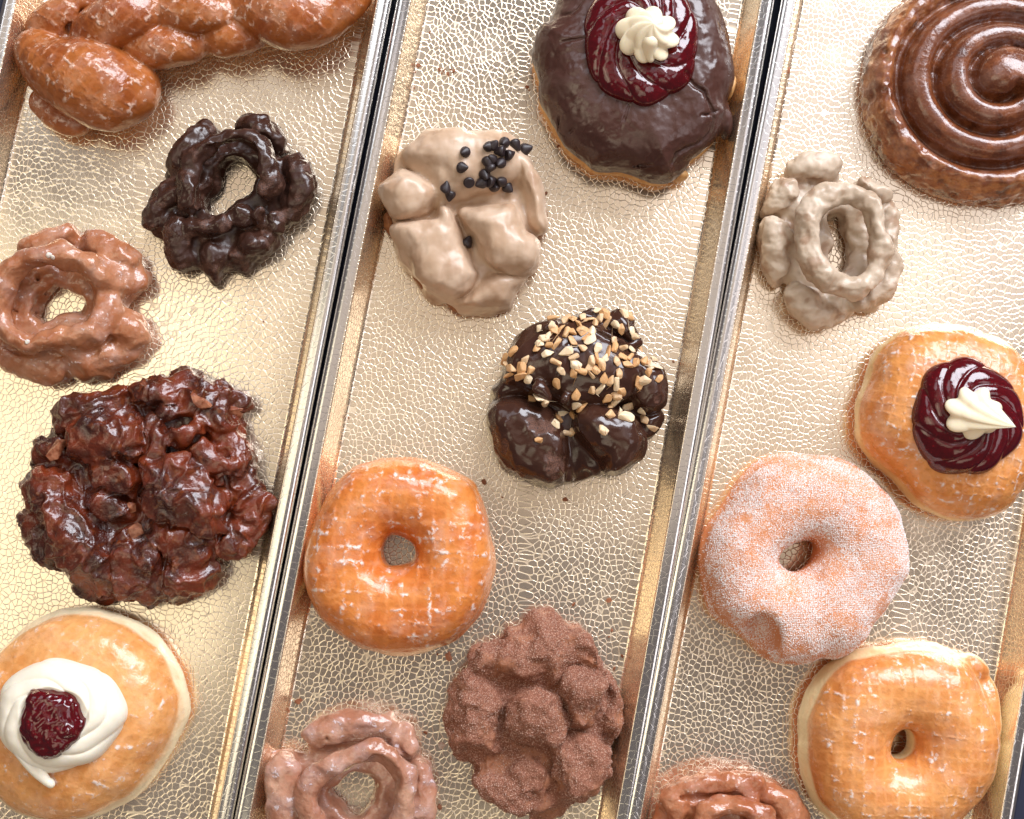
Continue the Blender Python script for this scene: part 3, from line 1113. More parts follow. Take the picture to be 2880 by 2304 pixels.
# dark chocolate one
c = crop((360, 280), 3.08)
px = c([(690, 150), (800, 240), (870, 270), (910, 220), (960, 130), (1080, 100), (1200, 160), (1320, 240), (1430, 390), (1350, 470), (1480, 480), (1580, 570),
    (1620, 700), (1615, 870), (1540, 1010), (1370, 1130), (1345, 1210), (1230, 1370), (1010, 1490), (860, 1500), (810, 1580), (730, 1605), (640, 1530), (570, 1460),
    (440, 1500), (390, 1480), (310, 1340), (300, 1250), (150, 1130), (100, 1030), (110, 960), (160, 910), (190, 820), (300, 715), (285, 600), (400, 450), (480, 340), (590, 210)])
top = c([(610, 640), (680, 480), (820, 390), (960, 375), (1100, 450), (1130, 560), (1100, 700), (1085, 850), (980, 890), (890, 985), (800, 1040), (700, 1040), (600, 960), (570, 800)])
bot = c([(800, 760), (860, 600), (950, 560), (1060, 590), (1110, 700), (1090, 840), (980, 900), (870, 1000), (760, 1030), (735, 900)])


def S(cp, x, y, z, r):
    """one tube knot given in crop coordinates"""
    o, s = cp
    return (o[0] + x / s, o[1] + y / s, z, r / s)


def SE(cp, x, y, z, rx, ry, rz, ang=0, k=2.0):
    o, s = cp
    return (o[0] + x / s, o[1] + y / s, z, rx / s, ry / s, rz, ang, k)


cp = ((360, 280), 3.08)
petals = [[S(cp, *q) for q in ((650, 270, 12, 95), (560, 400, 15, 120), (440, 560, 13, 120))],
          [S(cp, *q) for q in ((1030, 210, 12, 100), (1180, 270, 15, 110), (1320, 360, 12, 85))],
          [S(cp, *q) for q in ((1450, 590, 12, 110), (1500, 740, 14, 115), (1450, 900, 12, 120), (1380, 1020, 9, 90))],
          [S(cp, *q) for q in ((390, 790, 13, 120), (250, 930, 11, 110), (210, 1040, 9, 80))],
          [S(cp, *q) for q in ((520, 720, 19, 120), (560, 860, 18, 130))],
          [S(cp, *q) for q in ((420, 1120, 15, 110), (450, 1300, 12, 120), (470, 1400, 8, 80))],
          [S(cp, *q) for q in ((560, 1090, 17, 80), (700, 1120, 17, 75), (850, 1100, 17, 85))],
          [S(cp, *q) for q in ((740, 1330, 12, 110), (760, 1450, 10, 105))],
          [S(cp, *q) for q in ((960, 1380, 11, 85), (1010, 1450, 7, 50))],
          [S(cp, *q) for q in ((1060, 1260, 14, 95), (1160, 1250, 13, 90), (1230, 1240, 10, 75))],
          [S(cp, *q) for q in ((980, 980, 16, 90), (1010, 1060, 16, 75))], [S(cp, *q) for q in ((1130, 980, 18, 65), (1160, 1080, 14, 50))],
          [S(cp, *q) for q in ((1270, 1000, 16, 55), (1280, 1150, 14, 60))]]
crown = [S(cp, *q) for q in ((570, 600, 20, 75), (640, 470, 22, 75), (780, 350, 23, 75), (900, 320, 24, 80), (1050, 370, 24, 85), (1180, 480, 24, 90), (1220, 620, 23, 95), (1200, 780, 21, 95))]
f, V, Q, N = old_fashioned(px, 10, 32, top, bot, petals + [crown], None, 24, 13, 31, k=2.2, rough=1.5,
    cuts=[[S(cp, *q) for q in ((860, 240, 16, 30), (880, 300, 20, 24))], [S(cp, *q) for q in ((1330, 470, 14, 26), (1360, 620, 17, 22), (1340, 900, 16, 24))],
          [S(cp, *q) for q in ((360, 960, 15, 30), (480, 980, 16, 28), (620, 1030, 15, 30))], [S(cp, *q) for q in ((620, 1230, 15, 26), (600, 1420, 12, 26))]])
M_DARK = mat_choc('dark_chocolate', (0.036, 0.014, 0.009), 0.20, 2, dull=True, bmp=0.6, scale=0.3)
cm = sstep(0.25, 0.5, fbm(V, 0.16, 2, 8)) * 0.8
tag(link('chocolate_old_fashioned_doughnut', make_mesh('chocolate_old_fashioned', V, Q, dict(crumb=cm)), M_DARK, loc=loc3(f)),
    'craggy dark chocolate old-fashioned ring doughnut below the braided twist', 'doughnut', 'doughnuts on the trays')

# glazed one at the left edge
cp = ((0, 600), 3.318)
c = crop(*cp)
px = c([(0, 560), (180, 360), (260, 220), (420, 160), (640, 120), (740, 225), (770, 235), (870, 165), (1000, 200), (1180, 290), (1290, 430), (1300, 510), (1410, 560), (1400, 640),
    (1280, 770), (1200, 860), (1320, 960), (1390, 1100), (1390, 1200), (1290, 1320), (1200, 1400), (1080, 1490), (900, 1570), (780, 1595), (670, 1550), (590, 1615), (400, 1570),
    (250, 1560), (0, 1460), (-60, 1300), (-70, 1000), (-50, 750)])
top = c([(70, 760), (120, 630), (280, 530), (480, 495), (700, 540), (860, 640), (940, 740), (880, 860), (850, 970), (700, 1020), (540, 1020), (370, 1080), (310, 1140), (180, 1070), (90, 930)])
bot = c([(395, 960), (440, 830), (560, 720), (680, 735), (800, 830), (820, 890), (780, 940), (690, 955), (560, 990), (450, 1045)])
petals = [[S(cp, *q) for q in ((300, 330, 12, 110), (480, 260, 13, 110), (620, 230, 11, 95))],
          [S(cp, *q) for q in ((880, 280, 12, 110), (1050, 350, 14, 130), (1180, 450, 12, 120))],
          [S(cp, *q) for q in ((1120, 650, 14, 130), (1290, 620, 11, 100))],
          [S(cp, *q) for q in ((1100, 1000, 14, 130), (1230, 1120, 12, 140), (1180, 1270, 9, 110))],
          [S(cp, *q) for q in ((700, 1250, 14, 130), (850, 1400, 10, 140), (1000, 1350, 11, 120))],
          [S(cp, *q) for q in ((100, 1330, 9, 120), (300, 1430, 8, 110), (500, 1480, 8, 110))]]
crown = [S(cp, *q) for q in ((0, 900, 20, 110), (30, 650, 22, 120), (220, 460, 24, 120), (480, 400, 25, 110), (760, 450, 24, 120), (950, 590, 21, 120), (1010, 740, 17, 110),
                             (980, 930, 18, 120), (850, 1110, 20, 120), (620, 1150, 21, 110), (420, 1190, 21, 105), (230, 1180, 21, 105), (60, 1080, 20, 100))]
f, V, Q, N = old_fashioned(px, 10, 34, top, bot, petals, crown, 25, 13, 41, ck=5.0, k=4.0, rough=0.6,
    cuts=[[S(cp, *q) for q in ((755, 200, 14, 30), (740, 300, 17, 16))], [S(cp, *q) for q in ((640, 1600, 8, 45), (650, 1520, 12, 32))], [S(cp, *q) for q in ((1180, 850, 13, 40), (1050, 820, 19, 14))],
          [S(cp, *q) for q in ((40, 1250, 13, 26), (200, 1290, 15, 26), (500, 1290, 15, 26), (700, 1330, 14, 30))], [S(cp, *q) for q in ((90, 880, 14, 10), (220, 920, 9, 16), (330, 940, 5, 16))],
          [S(cp, *q) for q in ((300, 560, 16, 10), (390, 680, 9, 18), (440, 720, 5, 16))]])
M_OF = mat_glaze('thin_glaze_cake', (0.36, 0.125, 0.052), (0.47, 0.205, 0.105), seed=7, hatch=0.0, patch=1.0, white=(0.80, 0.66, 0.62), rough=0.17, lump=0.7, hb=0, sss=0.18, pale=(0.6, 0.4, 0.2))
A = dict(pale=np.zeros(len(V)), top=sstep(-0.2, 0.4, N[:, 2]))
of_left = tag(link('glazed_old_fashioned_doughnut', make_mesh('glazed_old_fashioned', V, Q, A), M_OF, loc=loc3(f)),
    'glazed old-fashioned ring doughnut at the left edge, above the dark fritter', 'doughnut', 'doughnuts on the trays')
tr = bvh(V, Q)
M_LUMP = mat_plain('set_glaze', (0.82, 0.74, 0.68), (0.74, 0.60, 0.52), 0.3, 0.6, 0.3, sss=0.3)
for x, y, r_ in ((500, 420, 30), (270, 1205, 24), (1385, 1160, 14), (540, 440, 18)):
    q = W(x / 3.318, 600 + y / 3.318, 24)[:2] - f.c
    z_, n_ = drop(tr, q[0], q[1])
    fl = Field(f.c, np.array([[q[0] - 3, q[1] - 3], [q[0] + 3, q[1] + 3]]), z_ + 5, 0.35, 2)
    fl.ell((q[0], q[1], z_), (r_ * 0.05, r_ * 0.042, 1.1), 30, 0.3)
    LV, LQ = fl.mesh(1)
    LV = warp(LV, 0.7, 0.4, x)
    link('glaze_lump', make_mesh('glaze_lump', LV, LQ), M_LUMP, of_left)

# glazed one at the bottom of the middle tray
cp = ((700, 1940), 3.593)
c = crop(*cp)
px = c([(160, 680), (400, 620), (540, 640), (560, 470), (640, 330), (850, 240), (1100, 195), (1360, 240), (1560, 330), (1720, 470), (1720, 680), (1850, 760), (1880, 900), (1870, 1250), (1800, 1500),
    (1600, 1750), (1300, 1900), (950, 1920), (600, 1800), (300, 1500), (180, 1250), (150, 950)])
top = c([(690, 1080), (800, 930), (950, 850), (1200, 750), (1350, 730), (1480, 860), (1480, 1050), (1440, 1300), (1300, 1450), (1050, 1500), (800, 1400), (700, 1250)])
bot = c([(850, 1000), (950, 900), (1050, 830), (1180, 830), (1270, 930), (1240, 1080), (1150, 1190), (1060, 1200), (950, 1150)])
petals = [[S(cp, *q) for q in ((680, 480, 12, 130), (900, 370, 14, 140), (1150, 350, 14, 140), (1350, 370, 12, 120))],
          [S(cp, *q) for q in ((1560, 500, 12, 130), (1600, 600, 13, 120))], [S(cp, *q) for q in ((1750, 830, 11, 110), (1760, 1050, 13, 120), (1720, 1300, 11, 120))],
          [S(cp, *q) for q in ((340, 820, 18, 165), (330, 1000, 17, 175), (340, 1250, 14, 165))]]
crown = [S(cp, *q) for q in ((590, 1150, 21, 120), (680, 880, 23, 130), (900, 740, 25, 130), (1150, 650, 26, 130), (1400, 680, 26, 130), (1560, 850, 25, 120), (1580, 1100, 23, 120),
                             (1530, 1350, 21, 120), (1350, 1550, 21, 120), (1050, 1620, 21, 120), (750, 1500, 21, 120))]
f, V, Q, N = old_fashioned(px, 10, 36, top, bot, petals, crown, 26, 12, 51, ck=2.2, k=2.5, rough=0.5,
    cuts=[[S(cp, *q) for q in ((560, 690, 14, 40), (500, 900, 17, 30), (490, 1200, 16, 30))], (700 + 775 / 3.593, 1940 + 485 / 3.593, 19, 8, 5, 3, 0, 0.6), (700 + 860 / 3.593, 1940 + 560 / 3.593, 19, 6, 5, 3, 0, 0.6),
          [S(cp, *q) for q in ((1450, 300, 16, 16), (1480, 480, 18, 16), (1640, 740, 17, 16), (1690, 900, 16, 16))]])
A = dict(pale=np.zeros(len(V)), top=sstep(-0.2, 0.4, N[:, 2]))
M_OF2 = mat_glaze('milky_glaze_cake', (0.40, 0.170, 0.100), (0.52, 0.280, 0.185), seed=9, hatch=0.0, patch=1.3, white=(0.74, 0.62, 0.64), rough=0.14, lump=0.8, hb=0, sss=0.18, pale=(0.68, 0.42, 0.16))
tag(link('glazed_old_fashioned_doughnut', make_mesh('milky_old_fashioned', V, Q, A), M_OF2, loc=loc3(f)),
    'milky glazed old-fashioned ring doughnut cut by the bottom edge, middle tray', 'doughnut', 'doughnuts on the trays')

# tan iced one
cp = ((2080, 400), 3.08)
c = crop(*cp)
px = c([(640, 85), (780, 110), (870, 190), (910, 320), (1000, 345), (1150, 305), (1240, 360), (1310, 490), (1380, 600), (1390, 760), (1430, 930), (1410, 1130), (1390, 1260), (1280, 1370), (1200, 1480),
    (1050, 1480), (950, 1560), (850, 1600), (680, 1620), (520, 1560), (390, 1430), (385, 1280), (430, 1230), (300, 1230), (220, 1160), (165, 950), (155, 770), (250, 690), (310, 650), (180, 620), (190, 510),
    (300, 340), (390, 310), (400, 250), (520, 170)])
top = c([(735, 650), (840, 600), (960, 545), (1080, 610), (1120, 760), (1110, 950), (1080, 1110), (960, 1180), (860, 1140), (770, 1030), (745, 900), (722, 780)])
bot = c([(735, 700), (790, 640), (850, 690), (870, 820), (900, 950), (900, 1080), (850, 1130), (770, 1030), (740, 880)])
petals = [[S(cp, *q) for q in ((480, 250, 11, 90), (620, 200, 13, 110), (760, 240, 12, 100))], [S(cp, *q) for q in ((300, 560, 10, 95), (350, 440, 12, 100), (420, 400, 14, 90))],
          [S(cp, *q) for q in ((290, 780, 12, 120), (310, 930, 12, 125), (340, 1100, 10, 110))], [S(cp, *q) for q in ((490, 1340, 11, 110), (600, 1440, 10, 130), (750, 1500, 8, 100))],
          [S(cp, *q) for q in ((1050, 1400, 11, 90), (1200, 1320, 12, 110), (1290, 1220, 11, 90))], [S(cp, *q) for q in ((1300, 1150, 11, 100), (1310, 900, 12, 100), (1290, 680, 12, 90))],
          [S(cp, *q) for q in ((1110, 400, 12, 90), (1200, 450, 12, 90))]]
crown = [S(cp, *q) for q in ((590, 700, 24, 115), (660, 540, 25, 110), (820, 470, 25, 100), (1000, 450, 25, 95), (1140, 520, 25, 90), (1190, 700, 25, 90), (1200, 900, 24, 90), (1180, 1100, 23, 90),
                             (1040, 1250, 23, 95), (880, 1240, 23, 95), (730, 1170, 24, 105), (640, 1040, 24, 115), (610, 870, 24, 115))]
f, V, Q, N = old_fashioned(px, 10, 36, top, bot, petals, crown, 25, 12, 61, ck=0.8, k=1.6, rough=1.5,
    cuts=[[S(cp, *q) for q in ((910, 1400, 18, 40), (890, 1500, 12, 45))], [S(cp, *q) for q in ((900, 900, 8, 10), (1000, 910, 12, 14), (1120, 915, 17, 10))], [S(cp, *q) for q in ((470, 760, 15, 22), (480, 1000, 15, 22), (520, 1180, 14, 24))]])
M_TAN = mat_icing('tan_icing', (0.48, 0.360, 0.255), (0.62, 0.495, 0.375), rough=0.38, seed=1, bmp=0.5)
A = dict(thin_shade=sstep(0.05, 0.5, fbm(V, 0.12, 4, 77) - 0.15) * 0.55 + (1 - sstep(0.5, 3.0, V[:, 2])) * 0.5 + 0.35 * (1 - sstep(-0.1, 0.45, N[:, 2])))  # thin icing first; last term browns steep faces as painted hole shade
tag(link('tan_iced_old_fashioned_doughnut', make_mesh('tan_old_fashioned', V, Q, A), M_TAN, loc=loc3(f)),
    'beige iced old-fashioned ring doughnut left of the cinnamon roll', 'doughnut', 'doughnuts on the trays')

# glazed one cut by the bottom edge, right tray
cp = ((1780, 1760), 1.96)
c = crop(*cp)
px = c([(110, 1060), (160, 960), (300, 860), (450, 810), (650, 810), (780, 850), (830, 920), (900, 960), (985, 1070), (1010, 1200), (960, 1330), (800, 1440), (560, 1480), (320, 1440), (160, 1320), (100, 1180)])
petals = [[S(cp, *q) for q in ((240, 980, 13, 95), (350, 900, 15, 75), (520, 870, 16, 65), (660, 890, 16, 70))], [S(cp, *q) for q in ((760, 930, 13, 60), (870, 1030, 12, 85), (900, 1160, 12, 80))],
          [S(cp, *q) for q in ((200, 1130, 12, 90), (260, 1300, 12, 90), (520, 1380, 12, 90), (780, 1320, 12, 90))]]
crown = [S(cp, *q) for q in ((400, 1040, 22, 70), (480, 1000, 23, 65), (600, 1000, 23, 60), (690, 1040, 22, 70), (720, 1140, 21, 75), (640, 1240, 20, 75), (480, 1250, 20, 75), (390, 1150, 21, 75))]
f, V, Q, N = old_fashioned(px, 10, 34, None, None, petals, crown, 22, 14, 71, ck=2.2, k=3.0, rough=0.9,
    cuts=[[S(cp, *q) for q in ((270, 960, 19, 14), (400, 950, 20, 16), (560, 935, 20, 14), (660, 990, 19, 14), (720, 1060, 18, 14))]])
A = dict(pale=np.zeros(len(V)), top=sstep(-0.2, 0.4, N[:, 2]))
M_OF3 = mat_glaze('rust_glaze_cake', (0.35, 0.105, 0.044), (0.46, 0.180, 0.085), seed=12, hatch=0.0, patch=0.9, white=(0.80, 0.64, 0.58), rough=0.16, lump=0.8, hb=0, sss=0.15)
tag(link('glazed_old_fashioned_doughnut', make_mesh('rust_old_fashioned', V, Q, A), M_OF3, loc=loc3(f)),
    'rust brown glazed doughnut cut by the bottom edge, right tray', 'doughnut', 'doughnuts on the trays')

# ------------------------------------------------------------------ iced and sugared fritters
# pale iced with chocolate chips
cp = ((1020, 320), 2.876)
c = crop(*cp)
px = c([(600, 110), (750, 95), (900, 140), (1000, 170), (1200, 165), (1290, 240), (1330, 330), (1420, 480), (1470, 640), (1510, 790), (1500, 930), (1440, 1000), (1440, 1160), (1390, 1260), (1320, 1290),
    (1290, 1390), (1230, 1480), (1150, 1560), (970, 1600), (850, 1590), (720, 1560), (640, 1505), (560, 1480), (460, 1400), (350, 1240), (290, 1110), (230, 960), (200, 880), (190, 790), (130, 640), (180, 560), (250, 400), (320, 280), (430, 200)])
f, P = start(px, 11, 44)
f.pillow(P * 0.965, 4.0, 18, 10, 2.3)
for lobe, z1, R, k, dm in (
        ([(430, 200), (600, 105), (900, 135), (1180, 165), (1310, 300), (1270, 560), (1000, 660), (780, 730), (650, 770), (560, 700), (500, 560), (340, 440), (320, 290)], 29, 13, 1.5, 0.22),
        ([(130, 640), (180, 560), (300, 470), (440, 480), (590, 600), (640, 720), (570, 800), (470, 830), (300, 870), (200, 800)], 29, 9, 0.7, 0.12),
        ([(230, 960), (330, 870), (560, 840), (680, 790), (780, 860), (830, 1050), (930, 1290), (900, 1400), (740, 1500), (560, 1480), (460, 1400), (350, 1240), (290, 1110)], 28, 11, 1.0, 0.12),
        ([(770, 780), (950, 740), (1150, 710), (1250, 740), (1320, 860), (1330, 930), (1420, 1000), (1440, 1150), (1390, 1260), (1200, 1300), (1050, 1250), (930, 1130), (850, 980)], 31, 12, 1.2, 0.12),
        ([(1190, 280), (1330, 330), (1420, 480), (1470, 640), (1510, 800), (1500, 930), (1440, 970), (1340, 880), (1300, 720), (1230, 600), (1190, 450)], 26, 9, 1.0, 0.15),
        ([(740, 1520), (900, 1410), (1000, 1290), (1200, 1290), (1310, 1280), (1290, 1390), (1230, 1480), (1150, 1560), (970, 1600), (850, 1590)], 21, 8, 0.8, 0.15),
        ([(960, 1090), (1080, 1040), (1160, 1110), (1190, 1230), (1100, 1290), (1000, 1230)], 29, 6, 1.0, 0.1),
        ([(620, 760), (700, 740), (760, 830), (720, 930), (650, 900)], 30, 6, 2.5, 0.1)):
    f.slab(c(lobe), z1, R, k=k, dome=dm)
f.pell(*SE(cp, 590, 440, 37, 120, 60, 6, -15, 4), cut=True)
f.pell(*SE(cp, 1130, 800, 39, 120, 80, 4.5, -15, 4), cut=True)
f.ptube([S(cp, *q) for q in ((820, 960, 25, 26), (850, 1080, 24, 26), (950, 1240, 23, 24))], k=3.0, cut=True)
V, Q = f.mesh(2)
V = warp(V, 1.8, 0.06, 5)
N = normals(V, Q)
bl = 0.30 - np.abs(fbm(V, 0.05, 2, 82))
V = V + N * (sstep(0.3, 2.5, V[:, 2]) * (0.8 * fbm(V, 0.055, 3, 81) + 0.7 * bl + 0.45 * fbm(V * np.array([1, 0.5, 1]), 0.13, 3, 44) + 0.12 * fbm(V, 0.25, 2, 4)))[:, None]
N = normals(V, Q)
root = empty('chip_topped_doughnut', f)
tag(root, 'lumpy coffee-coloured iced doughnut sprinkled with small chocolate chips', 'doughnut', 'doughnuts on the trays')
M_MAPLE = mat_icing('coffee_icing', (0.50, 0.335, 0.220), (0.60, 0.435, 0.310), (0.32, 0.17, 0.09), rough=0.32, seed=3, bmp=0.25)
A = dict(thin_shade=sstep(0.15, 0.6, fbm(V, 0.10, 4, 88)) * 0.35 + (1 - sstep(5.0, 9.0, V[:, 2] + 2 * fbm(V, 0.1, 2, 3))) * 0.45)
link('icing', make_mesh('coffee_icing', V, Q, A), M_MAPLE, root)
tr = bvh(V, Q)
M_FRIED = mat_plain('brown_fried_cake', (0.33, 0.13, 0.045), (0.22, 0.075, 0.025), 0.6, 0.5, 0.8)
fd = Field(f.c, P, 12, 0.9)
fd.pillow(P * 0.985, 0, 8, 5, 2.2)
fd.pell(*SE(cp, 790, 1570, 5, 110, 45, 5, -12, 1))
fd.pell(*SE(cp, 215, 890, 6, 40, 90, 5, 10, 1))
DV, DQ = fd.mesh(1)
DV = DV + normals(DV, DQ) * (0.6 * fbm(DV, 0.2, 2, 3))[:, None]
link('cake_base', make_mesh('coffee_cake_base', DV, DQ), M_FRIED, root)
# the chips: drops with a flat foot and a curled tip
chips = [(820, 320), (808, 440), (680, 600), (700, 655), (855, 545), (1015, 275), (1060, 270), (1140, 250), (1220, 265), (1305, 290), (1110, 312), (1180, 340), (1045, 365), (1008, 392), (1115, 395), (1030, 432),
         (985, 495), (1025, 540), (950, 555), (1118, 540), (1070, 592), (1165, 595), (830, 1045)]
M_CHIP = mat_choc('chip_chocolate', (0.020, 0.012, 0.013), 0.30, 4, bmp=0.1)
chip_me = []
for v in range(3):
    V_, nt, nz = [], 16, 12
    for j in range(nz):
        tt = j / (nz - 1)
        r = 2.15 * math.sqrt(max(0.0, 1 - (abs(tt - 0.28) / 0.72) ** 1.7)) * (1 - 0.62 * max(0.0, tt - 0.3)) if tt > 0.0 else 1.75
        r = max(r, 0.05)
        for i in range(nt):
            a = 2 * math.pi * i / nt
            V_.append((r * math.cos(a) + (0.3 + 0.5 * v) * tt ** 3, r * math.sin(a), 4.0 * tt))
    V_ = np.array(V_)
    k = np.arange(nt)
    Q_ = np.concatenate([np.stack([j * nt + k, j * nt + (k + 1) % nt, (j + 1) * nt + (k + 1) % nt, (j + 1) * nt + k], 1) for j in range(nz - 1)])
    me = make_mesh('chocolate_chip', V_, Q_, dict(crumb=np.zeros(len(V_))))
    bm = bmesh.new(); bm.from_mesh(me); bm.verts.ensure_lookup_table()
    bm.faces.new([bm.verts[i] for i in range(nt)][::-1]); bm.to_mesh(me); bm.free()
    me.materials.append(M_CHIP)
    chip_me.append(me)


def stick(tree, f, x, y, zguess):
    q = W(x, y, zguess)[:2] - f.c
    z, n = drop(tree, q[0], q[1])
    q = W(x, y, z)[:2] - f.c
    z, n = drop(tree, q[0], q[1])
    return Vector((q[0], q[1], z)), n


for i, (x, y) in enumerate(c(chips)):
    p, n = stick(tr, f, x, y, 28)
    o = link('chocolate_chip', chip_me[i % 3], None, root)
    tilt = Matrix.Rotation(RNG.choice([0.3, 0.9, 1.5, 2.6]) * (0.6 + 0.6 * RNG.random()), 4, 'X')
    rot = n.to_track_quat('Z', 'Y').to_matrix().to_4x4() @ Matrix.Rotation(RNG.random() * 6.28, 4, 'Z') @ tilt
    s = 1.12 + 0.25 * RNG.random()
    o.matrix_local = Matrix.Translation((p + n * 1.1) * MM) @ rot @ Matrix.Diagonal((s, s, s, 1)) @ Matrix.Translation((0, 0, -1.5 * MM))

# chocolate coated with chopped nuts
cp = ((1320, 840), 3.08)
c = crop(*cp)
px = c([(1000, 130), (1120, 95), (1200, 120), (1300, 100), (1400, 190), (1480, 340), (1500, 420), (1600, 520), (1690, 620), (1725, 760), (1710, 920), (1690, 980), (1660, 1110), (1560, 1220), (1540, 1330),
    (1380, 1480), (1280, 1535), (1180, 1520), (1000, 1580), (800, 1620), (690, 1630), (540, 1580), (420, 1550), (300, 1450), (270, 1330), (190, 1230), (150, 1130), (130, 1050), (150, 960), (200, 880),
    (210, 790), (270, 680), (300, 520), (370, 400), (490, 260), (600, 220), (720, 170), (800, 170), (950, 150)])
f, P = start(px, 12, 46)
f.pillow(P * 0.975, 0, 17, 12, 2.2)
for lobe, z1, R, k, dm in (
        ([(370, 400), (490, 260), (720, 170), (1000, 130), (1150, 200), (1400, 400), (1560, 560), (1520, 800), (1380, 900), (1100, 970), (850, 970), (650, 880), (500, 830), (300, 760), (270, 680), (300, 520)], 30, 18, 1.5, 0.28),
        ([(140, 1000), (200, 880), (330, 850), (500, 870), (690, 960), (800, 1120), (860, 1260), (850, 1500), (760, 1610), (660, 1620), (420, 1540), (270, 1380), (180, 1220)], 27, 10, 0.8, 0.12),
        ([(900, 1100), (960, 950), (1150, 900), (1400, 980), (1520, 1120), (1550, 1250), (1500, 1380), (1380, 1480), (1280, 1535), (1180, 1510), (1110, 1400), (960, 1270)], 31, 13, 1.0, 0.10),
        ([(1340, 560), (1600, 520), (1690, 620), (1725, 760), (1705, 940), (1580, 1000), (1440, 980), (1380, 800)], 28, 11, 1.2, 0.15),
        ([(1460, 1000), (1680, 990), (1660, 1110), (1560, 1220), (1500, 1180)], 19, 6, 1.0, 0.1),
        ([(210, 800), (290, 690), (520, 710), (620, 800), (520, 880), (250, 900)], 21, 7, 1.2, 0.1),
        ([(990, 150), (1120, 95), (1200, 125), (1300, 100), (1400, 190), (1480, 340), (1490, 420), (1390, 430), (1250, 330), (1080, 260)], 25, 8, 1.0, 0.1)):
    f.slab(c(lobe), z1, R, k=k, dome=dm)
for tb, k in (([(600, 770, 30, 60), (660, 850, 29, 50)], 2.0), ([(1090, 260, 29, 26), (1250, 340, 28, 26), (1370, 420, 24, 30), (1450, 370, 20, 40)], 1.0),
              ([(1010, 150, 20, 40), (1070, 130, 20, 40)], 1), ([(1300, 130, 21, 34), (1390, 200, 19, 34)], 1), ([(650, 260, 29, 32), (740, 200, 27, 28)], 1.0), ([(830, 860, 29, 40)] * 2, 2)):
    f.ptube([S(cp, *q) for q in tb], k=k)
for tb in ([(860, 1050, 33, 40), (880, 1250, 24, 55), (930, 1450, 17, 60), (1000, 1520, 12, 50)], [(1560, 880, 31, 18), (1440, 1000, 29, 18), (1540, 1130, 21, 22)],
           [(1110, 290, 31, 16), (1230, 370, 31, 18), (1380, 440, 26, 16)]):
    f.ptube([S(cp, *q) for q in tb], k=3.0, cut=True)
V, Q = f.mesh(2)
V = warp(V, 1.4, 0.07, 15)
N = normals(V, Q)
V = V + N * (sstep(0.3, 2.5, V[:, 2]) * (0.7 * fbm(V, 0.06, 3, 91) + 0.9 * (0.3 - np.abs(fbm(V, 0.06, 2, 92))) + 0.55 * np.clip(fbm(V, 0.18, 2, 14), 0, 1) * sstep(16, 26, V[:, 2])))[:, None]
N = normals(V, Q)
cm = np.zeros(len(V))
for (x, y, rx, ry) in ((620, 1120, 130, 90), (740, 1440, 110, 110), (540, 1060, 60, 40), (300, 1280, 40, 60), (1620, 870, 36, 36)):
    q = W(1320 + x / 3.08, 840 + y / 3.08, 24)[:2] - f.c
    d = np.sqrt(((V[:, 0] - q[0]) / (rx * 0.053)) ** 2 + ((V[:, 1] - q[1]) / (ry * 0.053)) ** 2) + 0.5 * fbm(V, 0.25, 3, 2)
    cm = np.maximum(cm, 1 - sstep(0.75, 0.95, d))
V = V - N * (cm * (0.7 + 0.5 * fbm(V, 0.5, 2, 3)))[:, None]
root = empty('nut_topped_doughnut', f)
tag(root, 'glossy chocolate coated lumpy doughnut sprinkled with chopped nuts', 'doughnut', 'doughnuts on the trays')
link('chocolate_coating', make_mesh('nut_doughnut_coating', V, Q, dict(crumb=cm)), mat_choc('glossy_chocolate', (0.040, 0.015, 0.009), 0.15, 6, dull=False, bmp=0.25), root)
tr = bvh(V, Q)
nuts = [(1115, 110), (1180, 140), (1135, 170), (1190, 200), (1340, 130), (1385, 160), (980, 160), (1050, 190), (730, 170), (840, 185), (900, 180), (1090, 215), (960, 230), (610, 265), (710, 240), (740, 280),
    (800, 270), (840, 300), (890, 295), (980, 280), (1060, 290), (1010, 330), (1050, 360), (1275, 230), (1320, 270), (1400, 300), (690, 325), (650, 350), (610, 390), (695, 405), (760, 400), (890, 375), (980, 430),
    (1110, 440), (1250, 375), (1255, 430), (1330, 420), (1400, 440), (1480, 430), (1195, 460), (385, 460), (590, 440), (680, 480), (830, 455), (905, 505), (490, 535), (915, 570), (1060, 540), (1110, 520),
    (1140, 560), (1180, 520), (1270, 545), (1340, 520), (1390, 510), (1370, 580), (1440, 560), (1510, 550), (1560, 580), (1600, 530), (1550, 640), (1640, 690), (1620, 600), (750, 550), (370, 610), (455, 610),
    (530, 620), (345, 670), (445, 665), (515, 690), (800, 625), (910, 630), (965, 625), (1030, 600), (1090, 615), (1155, 595), (1050, 660), (760, 730), (1165, 690), (1290, 650), (1230, 710), (1270, 735), (1470, 730),
    (1520, 710), (1065, 790), (1130, 775), (1310, 800), (925, 830), (540, 870), (600, 850), (655, 910), (1190, 860), (1270, 840), (1260, 890), (1215, 930), (1370, 940), (920, 915), (985, 945), (815, 1000),
    (905, 1015), (770, 1045), (750, 1090), (1215, 1010), (1310, 990), (1355, 1030), (1490, 970), (1515, 1050), (1580, 1110), (855, 1165), (895, 1160), (1155, 1140), (600, 1225), (325, 580), (320, 525), (1430, 330)]
t = T('chopped_nut')
oi = t.n('ShaderNodeObjectInfo')
n_ = t.noise(t.co(), 0.5, 3)
cl = t.mix(t.step(t.add(t.mul(oi.outputs['Random'], 0.9), t.mul(n_, 0.5)), 0.35, 0.95), (0.86, 0.68, 0.45), (0.66, 0.37, 0.16))
M_NUT = t.out(cl, 0.5, t.bump(n_, 0.3, 0.0005), sss=0.2, sssr=(1, 0.7, 0.4), sssd=0.001)


